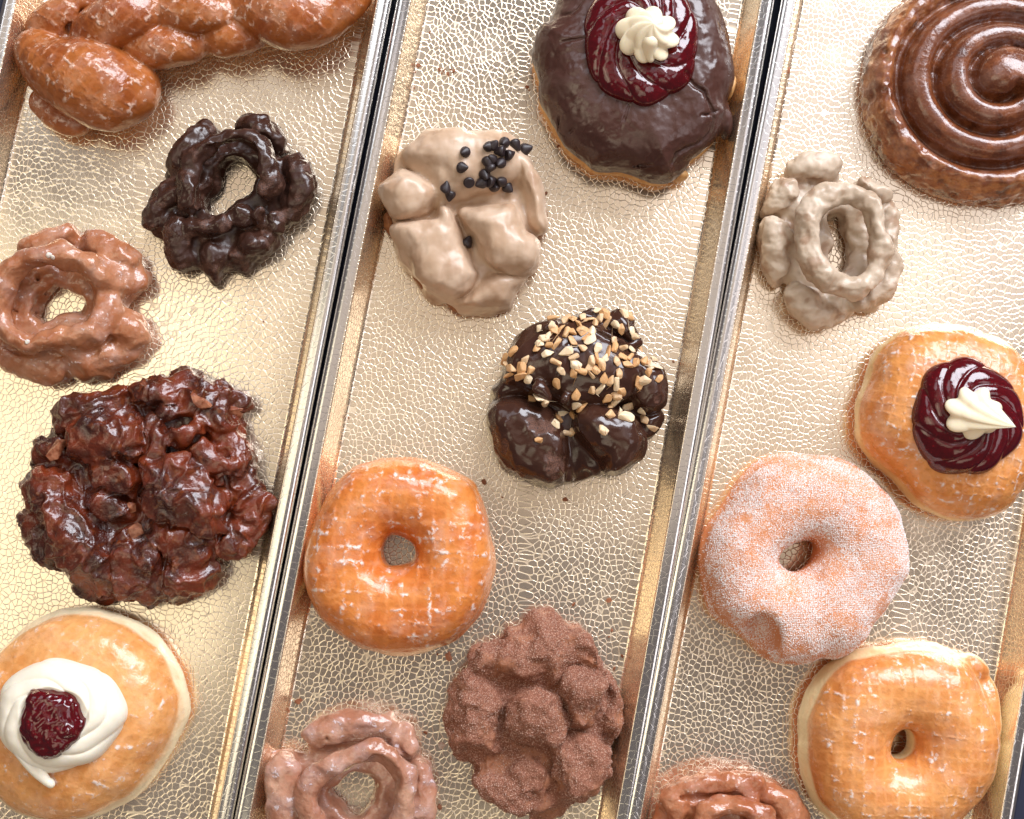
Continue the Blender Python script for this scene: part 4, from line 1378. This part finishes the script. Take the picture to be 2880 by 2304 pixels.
def chunk(seed, sx, sy, sz, n=11, bev=0.12):
    r = random.Random(seed)
    bm = bmesh.new()
    for _ in range(n):
        v = Vector((r.gauss(0, 1), r.gauss(0, 1), r.gauss(0, 1))).normalized()
        m_ = max(abs(v.x), abs(v.y), abs(v.z))
        v = v * (0.55 + 0.45 / m_)
        bm.verts.new((v.x * sx * MM, v.y * sy * MM, v.z * sz * MM))
    bmesh.ops.convex_hull(bm, input=bm.verts[:])
    bmesh.ops.delete(bm, geom=[v for v in bm.verts if not v.link_faces], context='VERTS')
    if bev:
        bmesh.ops.bevel(bm, geom=bm.edges[:], offset=bev * sy * MM, segments=1, affect='EDGES')
    me = bpy.data.meshes.new('chunk')
    bm.to_mesh(me)
    bm.free()
    return me


nut_me = [chunk(100 + i, 1.9 + 0.8 * RNG.random(), 1.35 + 0.4 * RNG.random(), 1.0 + 0.3 * RNG.random()) for i in range(9)]
for m_ in nut_me:
    m_.materials.append(M_NUT)
for i, (x, y) in enumerate(c(nuts)):
    p, n = stick(tr, f, x, y, 30)
    o = link('nut_piece', nut_me[i % 9], None, root)
    rot = n.to_track_quat('Z', 'Y').to_matrix().to_4x4() @ Matrix.Rotation(RNG.random() * 6.28, 4, 'Z') @ Matrix.Rotation(0.35 * (RNG.random() - 0.5), 4, 'X')
    s = 1.05 + 0.55 * RNG.random()
    o.matrix_local = Matrix.Translation((p + n * 0.55) * MM) @ rot @ Matrix.Diagonal((s, s, s, 1))

# cinnamon sugar fritter
cp = ((1220, 1680), 2.764)
c = crop(*cp)
px = c([(620, 220), (830, 170), (1010, 195), (1130, 240), (1200, 350), (1240, 420), (1330, 540), (1430, 740), (1470, 900), (1485, 1080), (1430, 1150), (1410, 1230), (1370, 1300), (1350, 1400), (1300, 1480),
    (1180, 1560), (1040, 1640), (900, 1690), (760, 1700), (600, 1650), (520, 1600), (390, 1520), (350, 1450), (330, 1390), (200, 1250), (150, 1150), (120, 1050), (100, 900), (130, 800), (180, 680), (260, 530), (330, 400), (480, 330), (590, 280)])
f, P = start(px, 11, 44)
f.pillow(P * 0.97, 0, 18, 11, 2.2)
for lobe, z1, R, k, dm in (
        ([(620, 220), (830, 170), (1010, 195), (1130, 240), (1190, 400), (1070, 560), (960, 680), (700, 660), (450, 640), (300, 600), (330, 400), (480, 330)], 25, 12, 1.0, 0.15),
        ([(260, 530), (420, 630), (560, 760), (530, 900), (560, 1080), (590, 1250), (480, 1290), (350, 1230), (180, 1150), (110, 950), (130, 800)], 25, 11, 1.0, 0.12),
        ([(600, 790), (750, 710), (950, 730), (1010, 830), (1030, 980), (960, 1100), (850, 1170), (700, 1130), (600, 1080), (560, 930)], 33, 12, 1.2, 0.12),
        ([(1000, 640), (1200, 520), (1320, 600), (1320, 750), (1280, 860), (1200, 920), (1180, 1010), (1060, 980), (1010, 830)], 31, 7, 0.6, 0.05),
        ([(1330, 560), (1430, 740), (1470, 900), (1485, 1080), (1380, 1120), (1240, 1010), (1300, 850)], 22, 8, 0.8, 0.1),
        ([(900, 1150), (1030, 1040), (1180, 1060), (1330, 1150), (1370, 1300), (1340, 1400), (1180, 1550), (1000, 1560), (950, 1400)], 28, 10, 0.8, 0.1),
        ([(380, 1380), (560, 1300), (700, 1200), (830, 1220), (880, 1370), (780, 1500), (740, 1650), (560, 1620), (370, 1510)], 22, 9, 0.8, 0.12),
        ([(750, 1500), (950, 1470), (1080, 1620), (900, 1690), (740, 1690)], 13, 5, 0.8, 0.1),
        ([(1100, 230), (1220, 380), (1310, 540), (1190, 560), (1060, 450)], 26, 6, 0.8, 0.1)):
    f.slab(c(lobe), z1, R, k=k, dome=dm)
for tb in ([(1210, 920, 26, 20), (1300, 830, 23, 30), (1330, 780, 21, 26)], [(880, 1380, 24, 26), (930, 1520, 17, 36)], [(1040, 620, 29, 22), (1120, 470, 27, 30), (1200, 470, 22, 22)], [(560, 950, 28, 20), (600, 1100, 26, 20)]):
    f.ptube([S(cp, *q) for q in tb], k=2.0, cut=True)
V, Q = f.mesh(1)
V = warp(V, 3.6, 0.07, 25)
N = normals(V, Q)
V = V + N * (sstep(0.2, 2.0, V[:, 2]) * (2.0 * fbm(V, 0.085, 4, 101) + 2.0 * (0.3 - np.abs(fbm(V, 0.05, 2, 103))) + 0.4 * fbm(V, 0.4, 2, 6)))[:, None]
N = normals(V, Q)
t = T('cinnamon_sugar_crust')
co = t.co()
g = t.noise(co, 1.7, 3, 0.7)
n1 = t.noise(co, 0.07, 3)
wet = t.step(t.noise(co, 0.09, 3), 0.52, 0.66)
base = t.mix(n1, (0.225, 0.072, 0.035), (0.32, 0.118, 0.062))
base = t.mix(t.mul(t.step(g, 0.52, 0.66), t.math('SUBTRACT', 1.0, t.mul(wet, 0.8))), base, (0.60, 0.34, 0.24))
base = t.mix(t.mul(t.step(g, 0.48, 0.36), 0.55), base, (0.09, 0.025, 0.012))
base = t.mix(t.mul(wet, 0.5), base, (0.52, 0.22, 0.11))
m = t.out(base, t.add(0.62, t.mul(wet, -0.38)), t.bump(t.add(g, t.mul(t.noise(co, 0.3, 3), 0.8)), 0.9, 0.0007), sss=0.08)
root = empty('cinnamon_sugar_fritter', f)
tag(root, 'knobbly brown fritter rolled in cinnamon sugar', 'fritter', 'doughnuts on the trays')
link('dough', make_mesh('cinnamon_dough', V, Q), m, root)
GV, GT = grains(V, Q, N, 14000, 0.24, 15, sstep(-0.4, 0.1, fbm(V, 0.07, 3, 55)) + 0.1)
t = T('cinnamon_sugar_grains')
n_ = t.noise(t.co(), 1.2, 2)
tag(link('sugar_coating', make_mesh('cinnamon_sugar_coating', GV, GT, smooth=False), t.out(t.mix(t.step(n_, 0.4, 0.6), (0.24, 0.085, 0.045), (0.66, 0.44, 0.34)), 0.3, spec=0.6), root), kind='stuff')

# dark glazed fritter
cp = ((40, 1000), 2.331)
c = crop(*cp)
px = c([(90, 1130), (110, 1000), (80, 880), (110, 760), (150, 620), (200, 500), (330, 370), (480, 280), (640, 210), (800, 230), (900, 170), (1010, 150), (1080, 80), (1180, 90), (1280, 180), (1430, 190), (1530, 260),
    (1550, 320), (1510, 420), (1530, 560), (1600, 660), (1590, 820), (1660, 930), (1690, 1040), (1660, 1150), (1600, 1230), (1500, 1290), (1330, 1380), (1290, 1480), (1170, 1590), (1000, 1610), (940, 1600), (930, 1650),
    (880, 1650), (810, 1600), (640, 1570), (570, 1590), (470, 1560), (390, 1490), (310, 1400), (170, 1340), (110, 1270)])
f, P = start(px, 10, 44, 0.8)
f.pillow(P * 0.96, 0, 18, 12, 2.2)
for tb, k in (([(380, 420, 15, 130), (560, 330, 17, 110), (720, 260, 14, 70)], 2), ([(560, 560, 22, 160), (680, 520, 24, 140), (780, 560, 24, 110)], 2), ([(200, 620, 14, 90), (290, 640, 17, 80)], 1.5),
              ([(620, 780, 23, 110), (720, 790, 24, 100)], 1.5), ([(250, 900, 16, 160), (330, 1050, 18, 150)], 2), ([(160, 1100, 12, 80), (220, 1230, 12, 100)], 2), ([(380, 1200, 20, 160), (480, 1330, 18, 160), (520, 1430, 13, 110)], 2),
              ([(540, 920, 20, 60), (650, 1000, 20, 80), (760, 1000, 18, 60)], 1.5), ([(960, 820, 25, 110), (1100, 780, 26, 110), (1190, 860, 24, 90)], 2), ([(960, 960, 24, 100), (1130, 960, 25, 120), (1300, 1000, 22, 110)], 1.8),
              ([(1000, 1080, 20, 90), (1200, 1100, 22, 100), (1340, 1100, 19, 80)], 1.8), ([(900, 480, 25, 50), (940, 600, 26, 48), (900, 720, 25, 45)], 1.2), ([(980, 530, 25, 40), (1100, 540, 26, 45), (1200, 480, 24, 50)], 1.2),
              ([(980, 400, 23, 40), (1100, 380, 24, 36), (1220, 420, 22, 40)], 1.2), ([(900, 260, 17, 100), (1020, 250, 18, 110)], 2), ([(1140, 170, 15, 90), (1260, 230, 15, 80)], 1.5), ([(1200, 300, 21, 80)] * 2, 1.2),
              ([(1400, 260, 14, 80), (1480, 300, 12, 60)], 1.5), ([(1350, 420, 18, 90), (1420, 560, 17, 80), (1480, 640, 14, 70)], 2), ([(1280, 660, 22, 90), (1400, 720, 19, 100)], 1.8), ([(1530, 800, 13, 70), (1560, 880, 13, 70)], 1.5),
              ([(1580, 980, 14, 100), (1580, 1100, 13, 80)], 1.5), ([(1460, 950, 17, 70)] * 2, 1.5), ([(900, 1190, 18, 80), (1080, 1200, 19, 80), (1180, 1300, 16, 90)], 1.8), ([(760, 1280, 17, 110), (880, 1330, 17, 110)], 2),
              ([(720, 1430, 13, 110), (900, 1470, 12, 110), (920, 1600, 6, 40)], 2), ([(1120, 1480, 12, 120), (1240, 1420, 10, 90)], 2), ([(1400, 1230, 14, 100), (1500, 1200, 11, 80)], 2), ([(600, 1560, 7, 50), (500, 1510, 8, 70)], 2)):
    f.ptube([S(cp, *q) for q in tb], k=k + 2.0)
for q in range(12):
    a, r = RNG.random() * 6.28, RNG.random() ** 0.5 * 660
    s_ = 25 + 45 * RNG.random()
    z_ = 26 - 16 * (r / 700) ** 2
    f.pell(*SE(cp, 880 + r * math.cos(a), 870 + r * 0.96 * math.sin(a), z_ - s_ * 0.02, s_ * 1.3, s_, s_ * 0.055, RNG.random() * 180, 1.2))
for tb in ([(860, 300, 26, 24), (850, 560, 29, 30), (840, 800, 28, 34), (840, 1000, 24, 40), (850, 1150, 22, 45)], [(200, 720, 19, 40), (380, 730, 24, 26), (500, 800, 24, 30)], [(640, 1150, 24, 36), (630, 1330, 20, 34), (680, 1440, 15, 30)],
           [(1060, 620, 28, 60)] * 2, [(1100, 440, 27, 45), (1160, 440, 26, 40)], [(1340, 620, 23, 26), (1420, 860, 21, 30), (1420, 1080, 19, 28)], [(900, 1100, 24, 26), (1150, 1150, 25, 22), (1380, 1180, 18, 26)], [(560, 860, 25, 40)] * 2):
    f.ptube([S(cp, *q) for q in tb], k=2.5, cut=True)
V, Q = f.mesh(1)
N = normals(V, Q)
w1, w2 = worley(V, 0.11, 3)
V = warp(V, 3.0, 0.07, 35)
V = V + N * (sstep(0.2, 2.0, V[:, 2]) * (0.9 * fbm(V * np.array([1, 0.55, 1]), 0.085, 3, 111, 0.5) + 2.2 * (0.3 - np.abs(fbm(V * np.array([0.6, 1, 1]), 0.060, 2, 113))) + 2.2 * np.clip(1 - 3.2 * np.abs(fbm(warp(V, 6, 0.05, 3), 0.075, 2, 117)), 0, 1) ** 1.5 + 0.8 * (0.35 - np.abs(fbm(V, 0.15, 2, 115))) + 0.10 * fbm(V, 0.5, 2, 7)))[:, None]
N = normals(V, Q)
t = T('dark_caramel_glaze')
co = t.co()
n1, n2, n3 = t.noise(co, 0.07, 4), t.noise(co, 0.28, 4), t.noise(co, 1.0, 3)
base = t.mix(t.step(n1, 0.36, 0.62), (0.17, 0.027, 0.008), (0.052, 0.009, 0.005))
base = t.mix(t.mul(t.step(n2, 0.5, 0.7), 0.75), base, (0.20, 0.045, 0.011))
base = t.mix(t.mul(t.step(n3, 0.60, 0.72), 0.15), base, (0.40, 0.16, 0.06))
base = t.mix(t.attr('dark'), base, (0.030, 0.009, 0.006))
m = t.out(base, t.add(0.12, t.mul(n2, 0.16)), t.bump(t.add(n2, t.mul(n3, 0.45)), 0.7, 0.0011), coat=0.5, coat_r=0.06)
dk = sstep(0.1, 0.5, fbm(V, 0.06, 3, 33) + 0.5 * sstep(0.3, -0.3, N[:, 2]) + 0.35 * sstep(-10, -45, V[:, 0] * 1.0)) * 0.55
root = empty('apple_fritter', f)
tag(root, 'large dark glossy caramel fritter with deep craggy folds', 'fritter', 'doughnuts on the trays')
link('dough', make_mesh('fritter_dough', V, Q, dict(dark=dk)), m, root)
tr = bvh(V, Q)
M_APPLE = mat_plain('cooked_apple', (0.42, 0.17, 0.09), (0.20, 0.05, 0.02), 0.22, 0.35, 0.6, sss=0.2)
for i, (x, y, s_, an) in enumerate(((280, 620, 1.7, 20), (1230, 290, 1.6, 60), (780, 1150, 1.4, 10), (1500, 390, 1.2, 80), (770, 1000, 0.9, 50))):
    p, n = stick(tr, f, 40 + x / 2.331, 1000 + y / 2.331, 22)
    me = chunk(300 + i, 3.4 * s_, 2.6 * s_, 2.2 * s_, 12, 0)
    me.materials.append(M_APPLE)
    o = link('apple_piece', me, None, root)
    o.matrix_local = Matrix.Translation((p - n * 0.4 * s_) * MM) @ n.to_track_quat('Z', 'Y').to_matrix().to_4x4() @ Matrix.Rotation(math.radians(an), 4, 'Z')

# ------------------------------------------------------------------ cinnamon roll
CX, CY = 2812, 236
px = ell_poly(2806, 236, 384, 340, 0, 28, 0.012, 1.0)
f, P = start(px, 9, 44, 0.85)
f.pillow(P * 0.975, 0, 15, 10, 2.4)
X_, Y_ = np.meshgrid(f.ax[0], f.ax[1], indexing='ij')
cw = W(CX, CY, 22)[:2] - f.c
PXM = 0.158
rr_ = np.hypot(X_ - cw[0], (Y_ - cw[1]) / 0.90) / PXM
turn = (np.arctan2(-(Y_ - cw[1]), X_ - cw[0]) / (2 * np.pi) - 0.10) % 1.0
s_ = (rr_ - 45) / 101 - turn
kb = np.floor(s_)
u_ = s_ - kb
rc_ = np.clip(45 + 101 * (kb + turn + 0.5), 0, 400)
zb_ = 21.5 - 16.5 * (rc_ / 372)
pr_ = 14.0 * np.maximum(0.0, 1 - np.abs(2 * u_ - 1) ** 2.5) ** 0.5 - 2.5 * (u_ - 0.5)
knob = s_ < 0
H_ = np.where(knob, 24.0 + 13.0 * np.sqrt(np.clip(1 - (rr_ / (47 + 101 * turn)) ** 2.2, 0, 1)), zb_ + pr_)
H_ = blur(H_, 1, 1)
out_ = poly_sdf(catmull(P, 3), X_, Y_)
H_ = 4 + (H_ - 4) * np.sqrt(np.clip(out_ / 9.0, 0, 1) * (2 - np.clip(out_ / 9.0, 0, 1)))
f.put((f.ax[2][None, None, :] - H_[:, :, None]) * 0.45 + np.where(out_ < 0.5, 3.0, 0.0)[:, :, None], tuple(slice(0, k) for k in f.n), 0.3)
V, Q = f.mesh(2)
N = normals(V, Q)
rad = np.hypot(V[:, 0] - cw[0] + 2, (V[:, 1] - cw[1]) * 1.08)
outer = sstep(43, 48, rad)
keep = sstep(0.2, 2.0, V[:, 2])
w1, w2 = worley(V, 0.14, 5)
V = V + N * (keep * (0.5 * fbm(V, 0.05, 2, 121) + 0.08 * fbm(V, 0.3, 2, 4) + outer * (0.8 * fbm(V, 0.14, 3, 8) - 1.1 * (1 - sstep(0.1, 0.32, w1)))))[:, None]
N = normals(V, Q)
t = T('cinnamon_roll_glaze')
co = t.co()
n1, n2, n3 = t.noise(co, 0.05, 4), t.noise(co, 0.3, 4), t.noise(co, 1.1, 3)
base = t.mix(n1, (0.105, 0.026, 0.009), (0.165, 0.046, 0.016))
base = t.mix(t.mul(t.step(n3, 0.55, 0.7), 0.3), base, (0.36, 0.14, 0.05))
ob = t.mix(t.step(n2, 0.30, 0.75), (0.20, 0.055, 0.02), (0.40, 0.16, 0.055))
base = t.mix(t.attr('pale'), base, ob)
base = t.mix(t.mul(t.step(t.noise(co, 0.13, 4, 0.6), 0.48, 0.66), 0.6), base, (0.27, 0.085, 0.030))
base = t.mix(t.mul(t.step(t.noise(co, 0.10, 4, 0.6), 0.44, 0.30), 0.7), base, (0.055, 0.013, 0.006))
film = t.mul(t.step(t.noise(co, 0.09, 3), 0.5, 0.66), 0.16)
base = t.mix(film, base, (0.50, 0.30, 0.24))
m = t.out(base, t.add(0.13, t.mul(n2, 0.18)), t.bump(t.add(n2, t.mul(n3, 0.35)), 0.5, 0.0009), coat=0.5, coat_r=0.05, sss=0.05)
tag(link('cinnamon_roll', make_mesh('cinnamon_roll', V, Q, dict(pale=outer * sstep(-0.3, 0.2, fbm(V, 0.07, 2, 2) + 0.15))), m, loc=loc3(f)),
    'large coiled brown cinnamon roll in the top right corner', 'cinnamon roll', 'doughnuts on the trays')

# ------------------------------------------------------------------ braided twist
cp = ((0, 0), 2.034)
c = crop(*cp)
px = c([(130, 380), (200, 150), (400, 0), (700, -80), (1100, -180), (1600, -200), (2000, -150), (2080, 0), (1950, 150), (1620, 280), (1340, 345), (1000, 390), (800, 640), (560, 720), (380, 770), (230, 700), (150, 520)])
f, P = start(px, 14, 44, 0.85)
f.pillow(f.xy(c([(170, 360), (260, 150), (450, 0), (700, -80), (1100, -180), (1600, -200), (1950, -150), (2010, 0), (1900, 120), (1620, 240), (1340, 300), (1000, 340), (800, 420), (640, 640), (380, 720), (250, 650)]), 5), 0, 6, 4, 2.2)
for tb, k in (([(235, 290, 13, 110), (330, 400, 17, 190), (500, 470, 20, 235), (640, 520, 17, 215), (740, 490, 12, 140)], 0.3), ([(260, 590, 8, 90), (350, 670, 9, 100), (440, 700, 8, 75)], 0.8),
              ([(250, 170, 10, 90), (330, 110, 14, 115), (450, 30, 14, 100), (560, -40, 12, 80)], 1.0), ([(430, 210, 11, 90), (560, 290, 9, 60)], 1.5),
              ([(520, 220, 15, 110), (600, 150, 22, 145), (740, 80, 24, 150), (880, 50, 17, 110)], 0.8),
              ([(690, 290, 9, 80), (800, 280, 14, 120), (940, 260, 17, 135), (1080, 250, 14, 115), (1150, 180, 10, 80)], 0.8),
              ([(880, 60, 14, 110), (1000, 55, 21, 118), (1150, 65, 23, 115), (1300, 85, 19, 90), (1395, 85, 13, 60)], 0.8),
              ([(1170, 170, 10, 90), (1280, 215, 14, 120), (1400, 205, 14, 118), (1500, 140, 10, 90)], 0.8),
              ([(1420, 0, 15, 115), (1550, 65, 20, 175), (1710, 95, 22, 192), (1870, 45, 18, 165), (2000, -30, 11, 95)], 0.8),
              ([(1000, -60, 15, 150), (1200, -70, 16, 130), (1450, -80, 18, 150)], 1), ([(700, -20, 13, 110), (900, -70, 13, 110)], 1), ([(1600, -90, 14, 140), (1850, -90, 13, 120)], 1)):
    f.ptube([S(cp, *q) for q in tb], k=min(k, 0.35), squash=0.92)
for tb in ([(400, 130, 17, 22), (450, 240, 16, 26), (540, 300, 14, 34), (640, 275, 13, 36)], [(640, 275, 13, 36), (730, 200, 16, 34), (810, 180, 15, 30), (880, 150, 17, 18)], [(980, 170, 19, 14), (1130, 185, 17, 18), (1280, 170, 17, 18), (1400, 110, 17, 22)],
           [(1150, 190, 15, 18), (1175, 270, 10, 18)], [(1470, 90, 17, 18), (1520, 200, 12, 24)], [(470, 60, 18, 16), (490, 170, 17, 16)], [(860, 20, 21, 14), (900, 110, 18, 14)]):
    f.ptube([S(cp, *q) for q in tb], k=2.5, cut=True)
V, Q = f.mesh(2)
V = warp(V, 0.9, 0.04, 45)
N = normals(V, Q)
V = V + N * (sstep(0.2, 2.0, V[:, 2]) * (0.8 * fbm(V, 0.05, 3, 131) + 0.3 * (0.25 - np.abs(fbm(V, 0.05, 2, 132)))))[:, None]
N = normals(V, Q)
A = dict(pale=(1 - sstep(4.0, 13.0, V[:, 2] + 3 * N[:, 2])) * 0.5, top=sstep(0.2, 0.6, N[:, 2]))
m = mat_glaze('braid_glaze', (0.28, 0.064, 0.012), (0.39, 0.118, 0.026), seed=15, rot=0.62, pitch=5.6, patch=0.8, thr=0.50, rough=0.20, hb=0.45, sss=0.1, white=(0.82, 0.60, 0.48), pale=(0.58, 0.28, 0.07))
tag(link('braided_twist', make_mesh('braided_twist', V, Q, A), m, loc=loc3(f)),
    'brown glazed braided twist lying across the top of the left tray', 'pastry', 'doughnuts on the trays')

# ------------------------------------------------------------------ crumbs
t = T('brown_crumb')
n_ = t.noise(t.co(), 1.0, 2)
M_CRUMB = t.out(t.mix(n_, (0.16, 0.05, 0.02), (0.36, 0.13, 0.05)), 0.7, t.bump(n_, 0.5, 0.0005))
crumb_me = [chunk(500 + i, 1.0, 0.75, 0.5, 9, 0) for i in range(6)]
for m_ in crumb_me:
    m_.materials.append(M_CRUMB)
spots = {
    'tiny brown crumb by the right rim of the left tray, below the braided twist': [(995, 241, 0.8)],
    'tiny brown crumb right of the dark caramel fritter': [(741, 905, 0.5)],
    'tiny brown crumb left of the dark chocolate old-fashioned doughnut': [(390, 420, 0.5)],
    'tiny brown crumb by the upper left rim of the middle tray': [(1177, 184, 1.2), (1167, 204, 0.7), (1208, 92, 0.7), (1165, 247, 0.7)],
    'tiny rust crumb in the smear above the pale iced doughnut with chips': [(1236, 195, 1.0), (1250, 199, 0.9), (1260, 208, 1.1), (1276, 201, 1.2), (1268, 196, 0.6), (1243, 205, 0.6)],
    'tiny dark crumb beside the left edge of the chocolate iced doughnut': [(1482, 245, 1.1), (1489, 252, 0.7)],
    'tiny dark crumb under the lower left edge of the chocolate iced doughnut': [(1570, 411, 0.9)],
    'tiny dark crumb at the right edge of the pale iced doughnut with chips': [(1535, 546, 1.3)],
    'tiny brown crumb above the nut-topped chocolate doughnut': [(1400, 890, 0.7)],
    'tiny dark crumb between the nut-topped doughnut and the right rim of its tray': [(1893, 1017, 0.9)],
    'dark crumb between the orange glazed ring and the nut-topped doughnut': [(1362, 1356, 1.5), (1414, 1398, 0.7)],
    'dark crumb below the nut-topped chocolate doughnut': [(1590, 1405, 1.5)],
    'tiny brown crumb by the left rim, above the orange glazed ring': [(980, 1175, 0.7)],
    'dark crumb between the orange glazed ring and the cinnamon sugar fritter': [(1262, 1846, 2.4), (1230, 1840, 0.8)],
    'rust crumb above the cinnamon sugar fritter': [(1712, 1689, 1.5), (1614, 1702, 1.3)],
    'tiny rust crumb right of the cinnamon sugar fritter': [(1721, 1773, 0.9), (1712, 1792, 0.7), (1750, 1846, 1.0), (1727, 1879, 1.1)],
    'rust crumb at the bottom edge, left of the cinnamon sugar fritter': [(1237, 2270, 1.4)],
    'tiny dark crumb below the cinnamon sugar fritter': [(1412, 2270, 0.9)],
    'dark red crumb by the left rim, above the milky glazed old-fashioned': [(839, 1972, 1.9), (811, 1996, 1.5)],
    'dark crumb right of the milky glazed old-fashioned': [(1197, 2061, 1.2)],
}
i = 0
for lab, lst in spots.items():
    for x, y, s_ in lst:
        p = W(x, y, 0.3)
        o = link('crumb', crumb_me[i % 6], None)
        i += 1
        o.location = (p[0] * MM, p[1] * MM, 0.42 * MM * s_)
        o.rotation_euler = (0, 0, RNG.random() * 6.28)
        o.scale = (s_, s_, s_)
        tag(o, lab, 'crumb', 'crumbs ' + lab.split('crumb ', 1)[1])
me = chunk(610, 1.9, 1.3, 0.6, 10, 0)
me.materials.append(M_CRUMB)
p = W(2217, 198, 0.6)
tag(link('crumb', me, None, loc=(p[0] * MM, p[1] * MM, 0.6 * MM)), 'rust-coloured flake near the upper left rim of the right tray', 'crumb', 'brown crumbs on the right tray').rotation_euler = (0, 0, 1.2)
M_PALE = mat_plain('pale_glaze_flake', (0.70, 0.58, 0.50), (0.55, 0.36, 0.26), 0.3, 0.8)
for lab, x, y, s_ in (('pale glaze flake left of the cinnamon sugar fritter', 1243, 2098, 2.2), ('tiny white speck near the left rim of the middle tray', 1041, 1010, 1.0)):
    me = chunk(620 + int(s_), s_, 0.8 * s_, 0.5, 9, 0)
    me.materials.append(M_PALE)
    p = W(x, y, 0.4)
    tag(link('glaze_flake', me, None, loc=(p[0] * MM, p[1] * MM, 0.5 * MM)), lab, 'flake')
